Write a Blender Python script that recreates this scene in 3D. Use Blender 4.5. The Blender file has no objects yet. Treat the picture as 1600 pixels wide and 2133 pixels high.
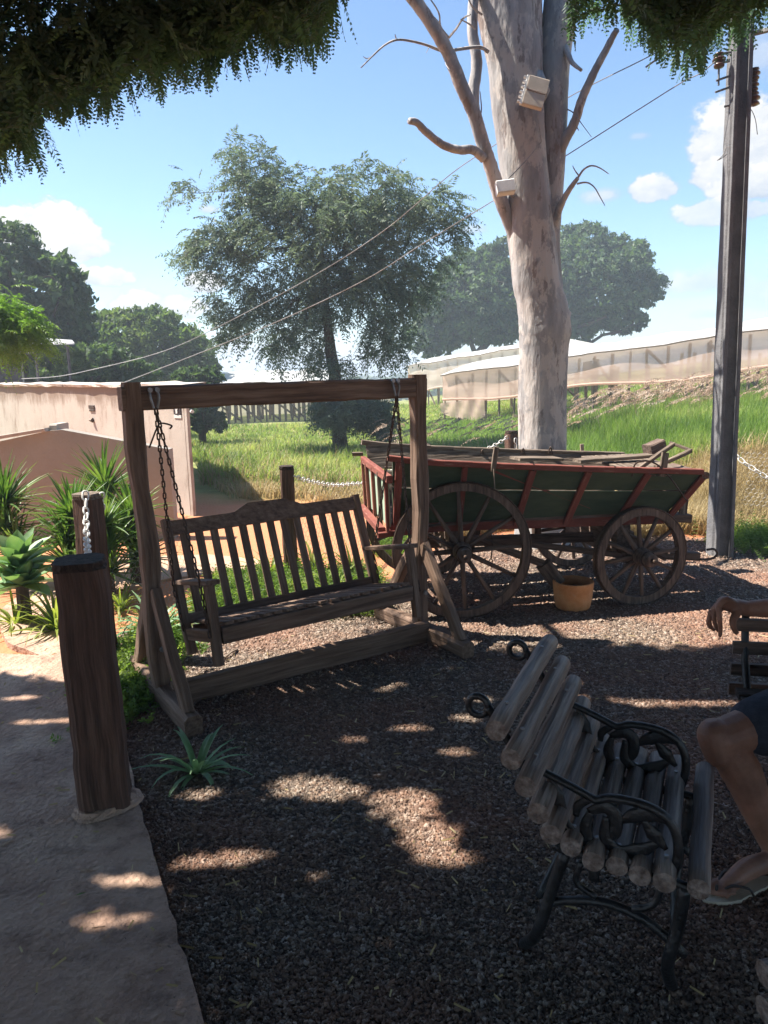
import bpy, math, random
import numpy as np
from mathutils import Vector, Matrix
R=math.radians
SC=bpy.context.scene
# ---------------- camera ----------------
CAMZ=1.65; PITCH=R(10.6); ROLL=R(1.2); FPX=1600.0
Fv=Vector((0,math.cos(PITCH),-math.sin(PITCH))); R0=Vector((1,0,0)); U0=Vector((0,math.sin(PITCH),math.cos(PITCH)))
Rv=R0*math.cos(ROLL)-U0*math.sin(ROLL); Uv=U0*math.cos(ROLL)+R0*math.sin(ROLL)
CAM=Vector((0,0,CAMZ))
cd=bpy.data.cameras.new('camera'); cam=bpy.data.objects.new('camera',cd); SC.collection.objects.link(cam)
cd.sensor_fit='HORIZONTAL'; cd.sensor_width=36; cd.lens=36*FPX/1600; cd.clip_start=0.05; cd.clip_end=3000
M=Matrix.Identity(4)
for i in range(3): M[i][0]=Rv[i]; M[i][1]=Uv[i]; M[i][2]=-Fv[i]; M[i][3]=CAM[i]
cam.matrix_world=M; SC.camera=cam
# ---------------- light, sky ----------------
SUN_EL=R(55); SUN_DIR=Vector((-0.98,0.17,0)).normalized()      # towards the sun, horizontally
SUN_AZ=math.atan2(SUN_DIR.x,SUN_DIR.y)
Ld=-(SUN_DIR*math.cos(SUN_EL)+Vector((0,0,math.sin(SUN_EL))))  # direction the light travels
sl=bpy.data.lights.new('sun','SUN'); sl.energy=5.0; sl.angle=R(0.5); sl.color=(1,0.93,0.82)
so=bpy.data.objects.new('sun',sl); SC.collection.objects.link(so); so.rotation_euler=Ld.to_track_quat('-Z','Y').to_euler()
SC.view_settings.view_transform='Standard'; SC.view_settings.look='None'; SC.view_settings.gamma=1; SC.view_settings.exposure=1.45
SC.cycles.use_denoising=True
try: SC.cycles.denoiser='OPENIMAGEDENOISE'
except Exception: pass
SC.cycles.max_bounces=8; SC.cycles.transparent_max_bounces=12; SC.cycles.volume_bounces=0
SC.cycles.caustics_reflective=False; SC.cycles.caustics_refractive=False

def ray(px,py): return Fv+Rv*((px-800)/FPX)+Uv*((1066.5-py)/FPX)
def P(px,py,y):
    d=ray(px,py); return CAM+d*(y/d.y)
def G(px,py,z=0.0):
    d=ray(px,py); return CAM+d*((z-CAMZ)/d.z)
def proj(p):
    p=np.asarray(p,float)-np.array(CAM); z=p@np.array(Fv); z=np.where(z<0.01,0.01,z)
    return 800+FPX*(p@np.array(Rv))/z, 1066.5-FPX*(p@np.array(Uv))/z
def azel(px,py):
    d=ray(px,py).normalized(); return math.atan2(d.x,d.y),math.asin(d.z)

def mknode(nt,t,**kw):
    n=nt.nodes.new(t)
    for k,v in kw.items():
        if k=='inp':
            for a,b in v.items(): n.inputs[a].default_value=b
        else: setattr(n,k,v)
    return n
def math_(nt,op,a,b=None,c=None,clamp=False):
    n=nt.nodes.new('ShaderNodeMath'); n.operation=op; n.use_clamp=clamp
    for i,v in enumerate((a,b,c)):
        if v is None: continue
        if isinstance(v,(int,float)): n.inputs[i].default_value=v
        else: nt.links.new(v,n.inputs[i])
    return n.outputs[0]

def make_world():
    w=bpy.data.worlds.new('World'); SC.world=w; w.use_nodes=True; nt=w.node_tree; nt.nodes.clear(); L=nt.links
    sky=mknode(nt,'ShaderNodeTexSky',sky_type='NISHITA'); sky.sun_disc=False; sky.sun_elevation=SUN_EL; sky.sun_rotation=SUN_AZ%(2*math.pi)
    sky.altitude=600; sky.air_density=1.0; sky.dust_density=0.5; sky.ozone_density=1.3
    bg=mknode(nt,'ShaderNodeBackground'); bg.inputs[1].default_value=SKY_STR
    out=mknode(nt,'ShaderNodeOutputWorld'); L.new(bg.outputs[0],out.inputs[0])
    tc=mknode(nt,'ShaderNodeTexCoord'); sp=mknode(nt,'ShaderNodeSeparateXYZ'); L.new(tc.outputs['Generated'],sp.inputs[0])
    az=math_(nt,'ARCTAN2',sp.outputs[0],sp.outputs[1]); el=math_(nt,'ARCSINE',sp.outputs[2])
    nz=mknode(nt,'ShaderNodeTexNoise'); nz.inputs['Scale'].default_value=18; nz.inputs['Detail'].default_value=8; nz.inputs['Roughness'].default_value=0.62
    mp=mknode(nt,'ShaderNodeMapping'); mp.inputs['Scale'].default_value=(1,1,1.5); L.new(tc.outputs['Generated'],mp.inputs[0]); L.new(mp.outputs[0],nz.inputs[0])
    nb=mknode(nt,'ShaderNodeTexNoise'); nb.inputs['Scale'].default_value=42; nb.inputs['Detail'].default_value=6; L.new(mp.outputs[0],nb.inputs[0])
    n=math_(nt,'ADD',math_(nt,'MULTIPLY',math_(nt,'SUBTRACT',nz.outputs[0],0.5),2.4),math_(nt,'MULTIPLY',math_(nt,'SUBTRACT',nb.outputs[0],0.5),1.3))
    tot=None; shade=None
    for (px,py,rx,ry,dens) in CLOUDS:
        a,e=azel(px,py); ra=rx/FPX; re=ry/FPX
        dx=math_(nt,'MULTIPLY',math_(nt,'SUBTRACT',az,a),1/ra); dy=math_(nt,'MULTIPLY',math_(nt,'SUBTRACT',el,e),1/re)
        # flat underside: the lower half falls off faster
        dyb=math_(nt,'MULTIPLY',math_(nt,'MINIMUM',dy,0),1.35); dy2=math_(nt,'ADD',math_(nt,'MAXIMUM',dy,0),dyb)
        r=math_(nt,'SQRT',math_(nt,'ADD',math_(nt,'MULTIPLY',dx,dx),math_(nt,'MULTIPLY',dy2,dy2)))
        m=math_(nt,'MULTIPLY',math_(nt,'ADD',math_(nt,'SUBTRACT',1.0,r),math_(nt,'MULTIPLY',n,0.62)),4.5 if dens>0.8 else 1.6,clamp=True)
        m=math_(nt,'MULTIPLY',m,dens)
        s=math_(nt,'MULTIPLY',m,math_(nt,'ADD',math_(nt,'MULTIPLY',dy,0.35),math_(nt,'ADD',math_(nt,'MULTIPLY',n,0.8),0.66)))
        tot=m if tot is None else math_(nt,'MAXIMUM',tot,m)
        shade=s if shade is None else math_(nt,'MAXIMUM',shade,s)
    shade=math_(nt,'MINIMUM',math_(nt,'MAXIMUM',shade,0.0),1.0)
    cm=mknode(nt,'ShaderNodeMix',data_type='RGBA'); L.new(shade,cm.inputs[0])
    k=1/SKY_STR
    cm.inputs[6].default_value=(0.19*k,0.235*k,0.30*k,1); cm.inputs[7].default_value=(.40*k,.395*k,.385*k,1)
    tint=mknode(nt,'ShaderNodeMix',data_type='RGBA',blend_type='MULTIPLY'); tint.inputs[0].default_value=1; L.new(sky.outputs[0],tint.inputs[6]); tint.inputs[7].default_value=SKY_TINT
    mx=mknode(nt,'ShaderNodeMix',data_type='RGBA'); L.new(tot,mx.inputs[0]); L.new(tint.outputs[2],mx.inputs[6]); L.new(cm.outputs[2],mx.inputs[7])
    L.new(mx.outputs[2],bg.inputs[0])
SKY_STR=0.085; SKY_TINT=(.84,.95,1.03,1)
CLOUDS=[(105,492,105,62,1),(25,470,60,40,1),(160,520,60,30,1),(212,578,62,24,1),(300,640,75,34,1),(370,640,60,30,1),(420,592,45,24,1),
 (1560,310,115,95,1),(1500,365,62,42,1),(1600,390,120,40,1),(1590,120,70,55,.6),(1360,395,58,28,.95),(1260,407,56,18,.8),(1520,440,95,32,.85),
 (1470,590,130,36,.75),(1590,610,90,50,.6),(1480,655,46,12,.6),(432,437,22,12,.8),(985,480,34,14,.6),(1335,283,25,9,.5),(480,730,90,36,.8)]
make_world()

# ---------------- helpers ----------------
rng=np.random.default_rng(7)
WL={}
def wl(o): return WL.get(o.name,Vector((0,0,0))) if o else Vector((0,0,0))
def tag(o,label=None,cat=None,group=None,kind=None):
    if label: o['label']=label
    if cat: o['category']=cat
    if group: o['group']=group
    if kind: o['kind']=kind
    return o
def thing(name,label,cat,loc,group=None):
    o=bpy.data.objects.new(name,None); SC.collection.objects.link(o); o.empty_display_size=0.1
    o.location=loc; WL[o.name]=Vector(loc); tag(o,label,cat,group); return o
def link(name,me,mat,parent=None,off=None,smooth=False):
    o=bpy.data.objects.new(name,me); SC.collection.objects.link(o)
    if mat and not me.materials: me.materials.append(mat)
    if parent: o.parent=parent; WL[o.name]=wl(parent)
    if off is not None: o.location=off
    return o
def raw_mesh(name,verts,faces_arr,gr=None,smooth=False,nv=4):
    """verts (N,3) array, faces (M,nv) array of equal sized polygons"""
    me=bpy.data.meshes.new(name); verts=np.asarray(verts,np.float32); faces=np.asarray(faces_arr,np.int32)
    me.vertices.add(len(verts)); me.vertices.foreach_set('co',verts.ravel())
    me.loops.add(faces.size); me.loops.foreach_set('vertex_index',faces.ravel())
    me.polygons.add(len(faces)); me.polygons.foreach_set('loop_start',np.arange(0,faces.size,faces.shape[1],dtype=np.int32))
    me.polygons.foreach_set('loop_total',np.full(len(faces),faces.shape[1],np.int32))
    if smooth: me.polygons.foreach_set('use_smooth',np.ones(len(faces),bool))
    me.update(calc_edges=True)
    if gr is not None:
        a=me.attributes.new('gr','FLOAT_VECTOR','POINT'); a.data.foreach_set('vector',np.asarray(gr,np.float32).ravel())
    return me
class MB:
    def __init__(s,seed=0): s.v=[]; s.f=[]; s.g=[]; s.r=random.Random(seed+11)
    def add(s,vs,fs,gs=None):
        b=len(s.v); s.v+=[Vector(x) for x in vs]; s.g+=[tuple(x) for x in (gs if gs is not None else vs)]
        s.f+=[tuple(b+i for i in f) for f in fs]
    def beam(s,p0,p1,w,h,up=(0,0,1),seg=6,jit=0.0,ch=0.12,taper=1.0):
        """squared timber w across, h along `up`, chamfered edges, slightly uneven outline"""
        p0=Vector(p0);p1=Vector(p1);d=(p1-p0);Ln=d.length;d.normalize();up=Vector(up)
        x=d.cross(up)
        if x.length<1e-4: x=d.cross(Vector((0,1,0)))
        x.normalize();y=x.cross(d).normalized();c=ch*min(w,h)
        sec=[(-w/2+c,-h/2),(w/2-c,-h/2),(w/2,-h/2+c),(w/2,h/2-c),(w/2-c,h/2),(-w/2+c,h/2),(-w/2,h/2-c),(-w/2,-h/2+c)]
        vs=[];gs=[];o=s.r.uniform(0,50);ph=[s.r.uniform(0,6.3) for _ in range(8)]
        for i in range(seg+1):
            t=i/seg;k=1+(taper-1)*t;ox=s.r.uniform(-jit,jit);oy=s.r.uniform(-jit,jit)
            for j,(a,b) in enumerate(sec):
                ja=s.r.uniform(-jit,jit)*.5;a2=a*k+ox+ja;b2=b*k+oy+ja
                vs.append(p0+d*(t*Ln)+x*a2+y*b2);gs.append((a+o,b+o,t*Ln+o))
        fs=[]
        for i in range(seg):
            for j in range(8):
                a=i*8+j;b=i*8+(j+1)%8;fs.append((a,b,b+8,a+8))
        fs.append(tuple(range(7,-1,-1)));fs.append(tuple(seg*8+j for j in range(8)))
        s.add(vs,fs,gs);return s
    def box(s,c,sz,rz=0.0):
        c=Vector(c);ux=Vector((math.cos(rz),math.sin(rz),0));s.beam(c-ux*sz[0]/2,c+ux*sz[0]/2,sz[1],sz[2],seg=1,ch=0.04);return s
    def tube(s,pts,rad,n=8,cap=True,flat=1.0,jit=0.0,flatdir=None):
        pts=[Vector(p) for p in pts]
        if not isinstance(rad,(list,tuple)): rad=[rad]*len(pts)
        T=[]
        for i in range(len(pts)):
            a=pts[max(i-1,0)];b=pts[min(i+1,len(pts)-1)];T.append((b-a).normalized() if (b-a).length>1e-9 else Vector((0,0,1)))
        if flatdir is not None: x=Vector(flatdir)
        else: x=Vector((0,0,1)) if abs(T[0].z)<.9 else Vector((1,0,0))
        vs=[];gs=[];o=s.r.uniform(0,50);acc=0
        for i,p in enumerate(pts):
            if i: acc+=(pts[i]-pts[i-1]).length
            if flatdir is not None: x=Vector(flatdir)
            x=(x-T[i]*x.dot(T[i]))
            x.normalize();y=T[i].cross(x)
            for j in range(n):
                a=2*math.pi*j/n;r=rad[i]*(1+s.r.uniform(-jit,jit))
                vs.append(p+x*(math.cos(a)*r*flat)+y*(math.sin(a)*r));gs.append((math.cos(a)*r+o,math.sin(a)*r+o,acc+o))
        fs=[]
        for i in range(len(pts)-1):
            for j in range(n):
                a=i*n+j;b=i*n+(j+1)%n;fs.append((a,b,b+n,a+n))
        if cap: fs.append(tuple(range(n-1,-1,-1)));fs.append(tuple((len(pts)-1)*n+j for j in range(n)))
        s.add(vs,fs,gs);return s
    def lathe(s,c,prof,n=24,axis=(0,0,1),close=False):
        c=Vector(c);ax=Vector(axis).normalized();x=ax.orthogonal().normalized();y=ax.cross(x);vs=[]
        for r,z in prof:
            for j in range(n):
                a=2*math.pi*j/n;vs.append(c+ax*z+(x*math.cos(a)+y*math.sin(a))*r)
        m=len(prof);fs=[]
        for i in range(m if close else m-1):
            for j in range(n):
                a=i*n+j;b=i*n+(j+1)%n;i2=((i+1)%m)*n;fs.append((a,b,i2+(j+1)%n,i2+j))
        if not close:
            if prof[0][0]>1e-4: fs.append(tuple(range(n-1,-1,-1)))
            if prof[-1][0]>1e-4: fs.append(tuple((m-1)*n+j for j in range(n)))
        s.add(vs,fs);return s
    def poly(s,pts,thick,nrm):
        """flat polygon outline given thickness along nrm"""
        n=Vector(nrm).normalized();a=[Vector(p) for p in pts];k=len(a)
        s.add([p for p in a]+[p+n*thick for p in a],[tuple(range(k-1,-1,-1)),tuple(range(k,2*k))]+[(i,(i+1)%k,k+(i+1)%k,k+i) for i in range(k)]);return s
    def chain(s,pts,link=0.04,r=0.005,wid=0.5):
        """interlocking oval links along a polyline"""
        pts=[Vector(p) for p in pts];pitch=link*0.72;seg=[];tot=0
        for a,b in zip(pts,pts[1:]): seg.append((tot,a,b));tot+=(b-a).length
        n=max(2,int(tot/pitch))
        for k in range(n):
            q=(k+.5)*tot/n
            for (t0,a,b) in reversed(seg):
                if q>=t0: break
            d=(b-a).normalized();c=a+d*(q-t0)
            side=d.cross(Vector((.3,.5,.9))).normalized() if abs(d.z)<.8 else d.cross(Vector((.5,-.85,0))).normalized()
            if k%2: side=d.cross(side)
            hl=link/2-link*wid/2;rr=link*wid/2-r;ring=[]
            for q2 in range(12):
                an=2*math.pi*q2/12;cx=math.cos(an)*rr+(hl if math.cos(an)>0 else -hl);ring.append(c+d*cx+side*(math.sin(an)*rr))
            ring.append(ring[0]);s.tube(ring,r,n=5,cap=False)
        return s
    def build(s,name,mat,parent=None,smooth=False,label=None):
        off=wl(parent);me=bpy.data.meshes.new(name);me.from_pydata([tuple(v-off) for v in s.v],[],s.f);me.update()
        a=me.attributes.new('gr','FLOAT_VECTOR','POINT');a.data.foreach_set('vector',np.asarray(s.g,np.float32).ravel())
        if smooth: me.polygons.foreach_set('use_smooth',np.ones(len(me.polygons),bool))
        o=link(name,me,mat,parent)
        if label: o['label']=label
        return o
    def solo(s,name,mat,loc,label,cat,group=None,smooth=False,kind=None):
        """a thing that is one mesh, origin at loc"""
        loc=Vector(loc);me=bpy.data.meshes.new(name);me.from_pydata([tuple(v-loc) for v in s.v],[],s.f);me.update()
        a=me.attributes.new('gr','FLOAT_VECTOR','POINT');a.data.foreach_set('vector',np.asarray(s.g,np.float32).ravel())
        if smooth: me.polygons.foreach_set('use_smooth',np.ones(len(me.polygons),bool))
        o=link(name,me,mat);o.location=loc;WL[o.name]=loc;return tag(o,label,cat,group,kind)
def smooth_curve(pts,n=6):
    """Catmull-Rom through pts"""
    pts=[Vector(p) for p in pts];q=[pts[0]*2-pts[1]]+pts+[pts[-1]*2-pts[-2]];o=[]
    for i in range(1,len(q)-2):
        for k in range(n):
            t=k/n;a,b,c,d=q[i-1],q[i],q[i+1],q[i+2]
            o.append(0.5*((2*b)+(c-a)*t+(2*a-5*b+4*c-d)*t*t+(3*b-a-3*c+d)*t**3))
    o.append(pts[-1]);return o
def lerp_list(vals,n):
    x=np.linspace(0,len(vals)-1,n);return list(np.interp(x,range(len(vals)),vals))

# ---------------- materials ----------------
def mat(name,cols,scale=8,rough=0.8,bump=0.0,bscale=None,coord='obj',stretch=(1,1,1),detail=6,trans=0.0,tcol=None,spec=0.3,metal=0.0,lo=0.35,hi=0.65,extra=None,dist=0.02):
    m=bpy.data.materials.new(name);m.use_nodes=True;nt=m.node_tree;nt.nodes.clear();L=nt.links
    out=mknode(nt,'ShaderNodeOutputMaterial');b=mknode(nt,'ShaderNodeBsdfPrincipled')
    b.inputs['Roughness'].default_value=rough;b.inputs['Specular IOR Level'].default_value=spec;b.inputs['Metallic'].default_value=metal
    if coord=='gr': c=mknode(nt,'ShaderNodeAttribute',attribute_name='gr').outputs['Vector']
    else: c=mknode(nt,'ShaderNodeNewGeometry').outputs['Position']
    mp=mknode(nt,'ShaderNodeMapping');mp.inputs['Scale'].default_value=stretch;L.new(c,mp.inputs[0])
    nz=mknode(nt,'ShaderNodeTexNoise');nz.inputs['Scale'].default_value=scale;nz.inputs['Detail'].default_value=detail;nz.inputs['Roughness'].default_value=.65;L.new(mp.outputs[0],nz.inputs[0])
    rp=mknode(nt,'ShaderNodeValToRGB');L.new(nz.outputs[0],rp.inputs[0]);e=rp.color_ramp.elements;k=len(cols)
    for i,cc in enumerate(cols):
        pos=lo+(hi-lo)*i/max(1,k-1)
        if i<2: el=e[i];el.position=pos
        else: el=e.new(pos)
        el.color=(*cc,1)
    if k==1: e[1].color=(*cols[0],1)
    col=rp.outputs[0]
    if extra: col=extra(nt,col,c)
    L.new(col,b.inputs['Base Color'])
    if bump:
        n2=mknode(nt,'ShaderNodeTexNoise');n2.inputs['Scale'].default_value=bscale or scale*2;n2.inputs['Detail'].default_value=8;L.new(mp.outputs[0],n2.inputs[0])
        bp=mknode(nt,'ShaderNodeBump');bp.inputs['Strength'].default_value=bump;bp.inputs['Distance'].default_value=dist;L.new(n2.outputs[0],bp.inputs['Height']);L.new(bp.outputs[0],b.inputs['Normal'])
    if trans:
        tr=mknode(nt,'ShaderNodeBsdfTranslucent')
        if tcol:
            mm=mknode(nt,'ShaderNodeMix',data_type='RGBA',blend_type='MULTIPLY');mm.inputs[0].default_value=1;L.new(col,mm.inputs[6]);mm.inputs[7].default_value=(*tcol,1);L.new(mm.outputs[2],tr.inputs[0])
        else: L.new(col,tr.inputs[0])
        ms=mknode(nt,'ShaderNodeMixShader');ms.inputs[0].default_value=trans;L.new(b.outputs[0],ms.inputs[1]);L.new(tr.outputs[0],ms.inputs[2]);L.new(ms.outputs[0],out.inputs[0])
    else: L.new(b.outputs[0],out.inputs[0])
    return m
def overlay(col2,scale,lo,hi,stretch=(1,1,1),fac=1.0,typ='noise'):
    """mix col2 over the base where a second noise is high (worn paint, stains, dirt)"""
    def f(nt,col,c):
        L=nt.links;mp=mknode(nt,'ShaderNodeMapping');mp.inputs['Scale'].default_value=stretch;mp.inputs['Location'].default_value=(3.3,1.7,8.1);L.new(c,mp.inputs[0])
        if typ=='noise':
            n=mknode(nt,'ShaderNodeTexNoise');n.inputs['Scale'].default_value=scale;n.inputs['Detail'].default_value=8;n.inputs['Roughness'].default_value=.7;L.new(mp.outputs[0],n.inputs[0]);o=n.outputs[0]
        else:
            n=mknode(nt,'ShaderNodeTexVoronoi');n.inputs['Scale'].default_value=scale;L.new(mp.outputs[0],n.inputs[0]);o=n.outputs['Distance']
        mr=mknode(nt,'ShaderNodeMapRange');mr.inputs[1].default_value=lo;mr.inputs[2].default_value=hi;mr.inputs[4].default_value=fac;L.new(o,mr.inputs[0])
        mx=mknode(nt,'ShaderNodeMix',data_type='RGBA');L.new(mr.outputs[0],mx.inputs[0]);L.new(col,mx.inputs[6]);mx.inputs[7].default_value=(*col2,1);return mx.outputs[2]
    return f
def chainf(*fs):
    def f(nt,col,c):
        for g in fs: col=g(nt,col,c)
        return col
    return f
WS=(1,1,.07)
M_post=mat('brown_timber',[(.06,.034,.025),(.105,.058,.042),(.155,.09,.065)],60,.85,.6,90,'gr',(1,1,.06),extra=overlay((.2,.14,.1),70,.62,.72,(1,1,.03),.6))
M_dark=mat('charred_top',[(.02,.014,.011),(.08,.052,.04)],50,.9,.5,70,'gr',(1,1,.3))
M_swing=mat('swing_wood',[(.10,.062,.044),(.175,.112,.08),(.25,.17,.125)],45,.75,.5,80,'gr',(1,1,.06),extra=overlay((.22,.15,.1),40,.6,.75,(1,1,.05),.5))
M_oldwood=mat('grey_weathered_wood',[(.07,.05,.038),(.17,.13,.1),(.28,.22,.17)],50,.9,.6,80,'gr',(1,1,.07))
M_log=mat('log_slat_wood',[(.10,.072,.06),(.20,.16,.14),(.32,.27,.24)],38,.6,.6,60,'gr',(1,1,.05),extra=overlay((.3,.26,.24),50,.6,.75,(1,1,.08),.6))
M_iron=mat('black_cast_iron',[(.007,.007,.008),(.02,.02,.022)],30,.42,.25,60,'gr',spec=.6)
M_rust=mat('rusty_chain_metal',[(.05,.035,.028),(.13,.09,.07)],80,.55,.2,90,'gr',metal=.6)
M_whitechain=mat('white_plastic_chain',[(.72,.7,.66),(.82,.81,.78)],40,.5,.05,50)
M_red=mat('worn_red_paint',[(.17,.05,.038),(.26,.085,.062)],20,.8,.3,60,'gr',(1,1,.2),extra=chainf(overlay((.38,.24,.18),60,.58,.66,(1,1,.12),.8),overlay((.12,.07,.05),45,.62,.7,(1,1,.3),.8)))
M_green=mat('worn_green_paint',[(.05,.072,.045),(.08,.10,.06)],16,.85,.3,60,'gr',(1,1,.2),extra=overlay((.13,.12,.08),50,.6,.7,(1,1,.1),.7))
M_palegreen=mat('pale_green_paint',[(.28,.38,.28),(.4,.48,.36)],20,.85,.2,60,'gr',(1,1,.2),extra=overlay((.3,.24,.18),50,.6,.68,(1,1,.1),.8))  # pale green for the tailgate panels, much lighter than the side boards
M_wheel=mat('old_wheel_wood',[(.07,.048,.04),(.14,.10,.08),(.22,.155,.125)],50,.85,.4,80,'gr',(1,1,.1))
M_terra=mat('terracotta',[(.55,.22,.08),(.70,.34,.15)],12,.75,.12,60,extra=overlay((.6,.38,.22),22,.55,.7,fac=.5))
M_soil=mat('pot_soil',[(.12,.05,.03),(.22,.1,.055)],50,.95,.6)
M_pole=mat('pole_concrete',[(.13,.13,.14),(.20,.20,.21)],7,.9,.35,70,extra=chainf(overlay((.11,.1,.095),5,.55,.7,(1,1,.25),.7),overlay((.6,.58,.54),30,.66,.7,(1,1,.5),.5)))
M_ceramic=mat('insulator_ceramic',[(.1,.055,.04),(.15,.08,.06)],20,.3,spec=.6)
M_steel=mat('galvanised_steel',[(.2,.2,.2),(.32,.32,.33)],30,.5,.1,60,metal=.5)
M_cable=mat('cable_sheath',[(.2,.2,.2),(.34,.33,.32)],30,.7)
M_white=mat('white_plastic',[(.62,.62,.6),(.74,.74,.72)],12,.5)
def streaks(nt,col,c):
    # rain stains below the roof edge: blotches stretched downwards, only in the top band of the wall
    L=nt.links;sx=mknode(nt,'ShaderNodeSeparateXYZ');L.new(c,sx.inputs[0])
    mp=mknode(nt,'ShaderNodeMapping');mp.inputs['Scale'].default_value=(1,1,.35);L.new(c,mp.inputs[0])
    n=mknode(nt,'ShaderNodeTexNoise');n.inputs['Scale'].default_value=5.5;n.inputs['Detail'].default_value=7;n.inputs['Roughness'].default_value=.7;L.new(mp.outputs[0],n.inputs[0])
    band=mknode(nt,'ShaderNodeMapRange');band.inputs[1].default_value=1.18;band.inputs[2].default_value=1.5;L.new(sx.outputs[2],band.inputs[0])
    v=math_(nt,'MULTIPLY',math_(nt,'SUBTRACT',math_(nt,'ADD',n.outputs[0],math_(nt,'MULTIPLY',band.outputs[0],.42)),.53),4.5,clamp=True)
    mx=mknode(nt,'ShaderNodeMix',data_type='RGBA');L.new(math_(nt,'MULTIPLY',v,.85),mx.inputs[0]);L.new(col,mx.inputs[6]);mx.inputs[7].default_value=(.2,.14,.1,1);return mx.outputs[2]
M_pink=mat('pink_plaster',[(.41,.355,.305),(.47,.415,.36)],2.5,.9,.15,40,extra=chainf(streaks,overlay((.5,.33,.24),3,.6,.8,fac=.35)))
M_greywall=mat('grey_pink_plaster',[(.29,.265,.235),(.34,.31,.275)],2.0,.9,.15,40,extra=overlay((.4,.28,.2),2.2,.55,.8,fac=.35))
M_roof=mat('old_roof_sheet',[(.45,.38,.33),(.6,.54,.48)],8,.8,.3,30,extra=overlay((.16,.12,.1),9,.55,.68))
M_darkbuild=mat('dark_building',[(.05,.045,.055),(.08,.07,.08)],6,.8)
M_signwhite=mat('sign_white',[(.6,.58,.55)],5,.6)
M_signdark=mat('sign_dark',[(.03,.02,.02)],5,.5)
M_tile=mat('red_roof_tile',[(.42,.14,.09),(.55,.2,.13)],20,.8)
M_flood=mat('floodlight_body',[(.5,.42,.32),(.6,.5,.4)],12,.7,.05,30)
# ground
M_concrete=mat('dusty_concrete',[(.32,.20,.15),(.48,.32,.24),(.62,.44,.33)],2.6,.92,.9,45,extra=chainf(overlay((.14,.085,.065),7,.50,.68,fac=.7),overlay((.06,.04,.033),75,.62,.68,fac=.85),overlay((.06,.045,.035),17,.66,.70,fac=.6),overlay((.42,.22,.13),1.6,.5,.7,fac=.45)),dist=.02,lo=.3,hi=.7)
M_gravelbase=mat('gravel_bed',[(.05,.035,.03),(.11,.075,.06),(.18,.125,.10)],55,.95,.9,110,extra=overlay((.3,.13,.07),1.3,.56,.72,fac=.5),dist=.02)
def stonecol(nt,col,c):
    L=nt.links;v=mknode(nt,'ShaderNodeTexVoronoi');v.inputs['Scale'].default_value=70;L.new(c,v.inputs[0])
    rp=mknode(nt,'ShaderNodeValToRGB');L.new(mknode_sep(nt,v.outputs['Color']),rp.inputs[0]);e=rp.color_ramp.elements
    e[0].position=0;e[0].color=(.06,.044,.034,1);e[1].position=1;e[1].color=(.46,.39,.33,1)
    for p,cc in ((.35,(.125,.092,.072)),(.6,(.21,.128,.085)),(.8,(.27,.205,.155))): q=e.new(p);q.color=(*cc,1)
    mx=mknode(nt,'ShaderNodeMix',data_type='RGBA');mx.inputs[0].default_value=.75;L.new(col,mx.inputs[6]);L.new(rp.outputs[0],mx.inputs[7])
    n=mknode(nt,'ShaderNodeTexNoise');n.inputs['Scale'].default_value=1.1;n.inputs['Detail'].default_value=5;L.new(c,n.inputs[0])
    mr=mknode(nt,'ShaderNodeMapRange');mr.inputs[1].default_value=.44;mr.inputs[2].default_value=.66;mr.inputs[4].default_value=.6;L.new(n.outputs[0],mr.inputs[0])
    m2=mknode(nt,'ShaderNodeMix',data_type='RGBA');L.new(mr.outputs[0],m2.inputs[0]);L.new(mx.outputs[2],m2.inputs[6]);m2.inputs[7].default_value=(.30,.13,.08,1);return m2.outputs[2]
def mknode_sep(nt,sock):
    s=mknode(nt,'ShaderNodeSeparateColor');nt.links.new(sock,s.inputs[0]);return s.outputs[0]
M_gravel=mat('gravel_stones',[(.13,.105,.085),(.26,.21,.17)],30,.85,extra=stonecol,spec=.35)
def fieldcol(nt,col,c):
    # red earth near the yard (world position), dry then green grass soil further off
    L=nt.links;sx=mknode(nt,'ShaderNodeSeparateXYZ');L.new(c,sx.inputs[0])
    n=mknode(nt,'ShaderNodeTexNoise');n.inputs['Scale'].default_value=.8;n.inputs['Detail'].default_value=6;L.new(c,n.inputs[0])
    yy=math_(nt,'ADD',math_(nt,'ADD',sx.outputs[1],math_(nt,'MULTIPLY',sx.outputs[0],.28)),math_(nt,'MULTIPLY',n.outputs[0],1.6))
    mr=mknode(nt,'ShaderNodeMapRange');mr.inputs[1].default_value=9.7;mr.inputs[2].default_value=10.7;L.new(yy,mr.inputs[0])
    mx=mknode(nt,'ShaderNodeMix',data_type='RGBA');L.new(mr.outputs[0],mx.inputs[0]);mx.inputs[6].default_value=(.50,.21,.105,1);L.new(col,mx.inputs[7]);return mx.outputs[2]
M_field=mat('field_earth',[(.13,.14,.045),(.2,.23,.07),(.3,.29,.12)],1.5,.95,.5,30,extra=fieldcol,dist=.03)
M_path=mat('path_screed',[(.46,.29,.2),(.56,.37,.26)],4,.92,.3,40,extra=overlay((.34,.17,.1),5,.55,.75,fac=.5))
M_hill=mat('far_hill',[(.06,.09,.05),(.1,.13,.07)],.03,.95)
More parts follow.
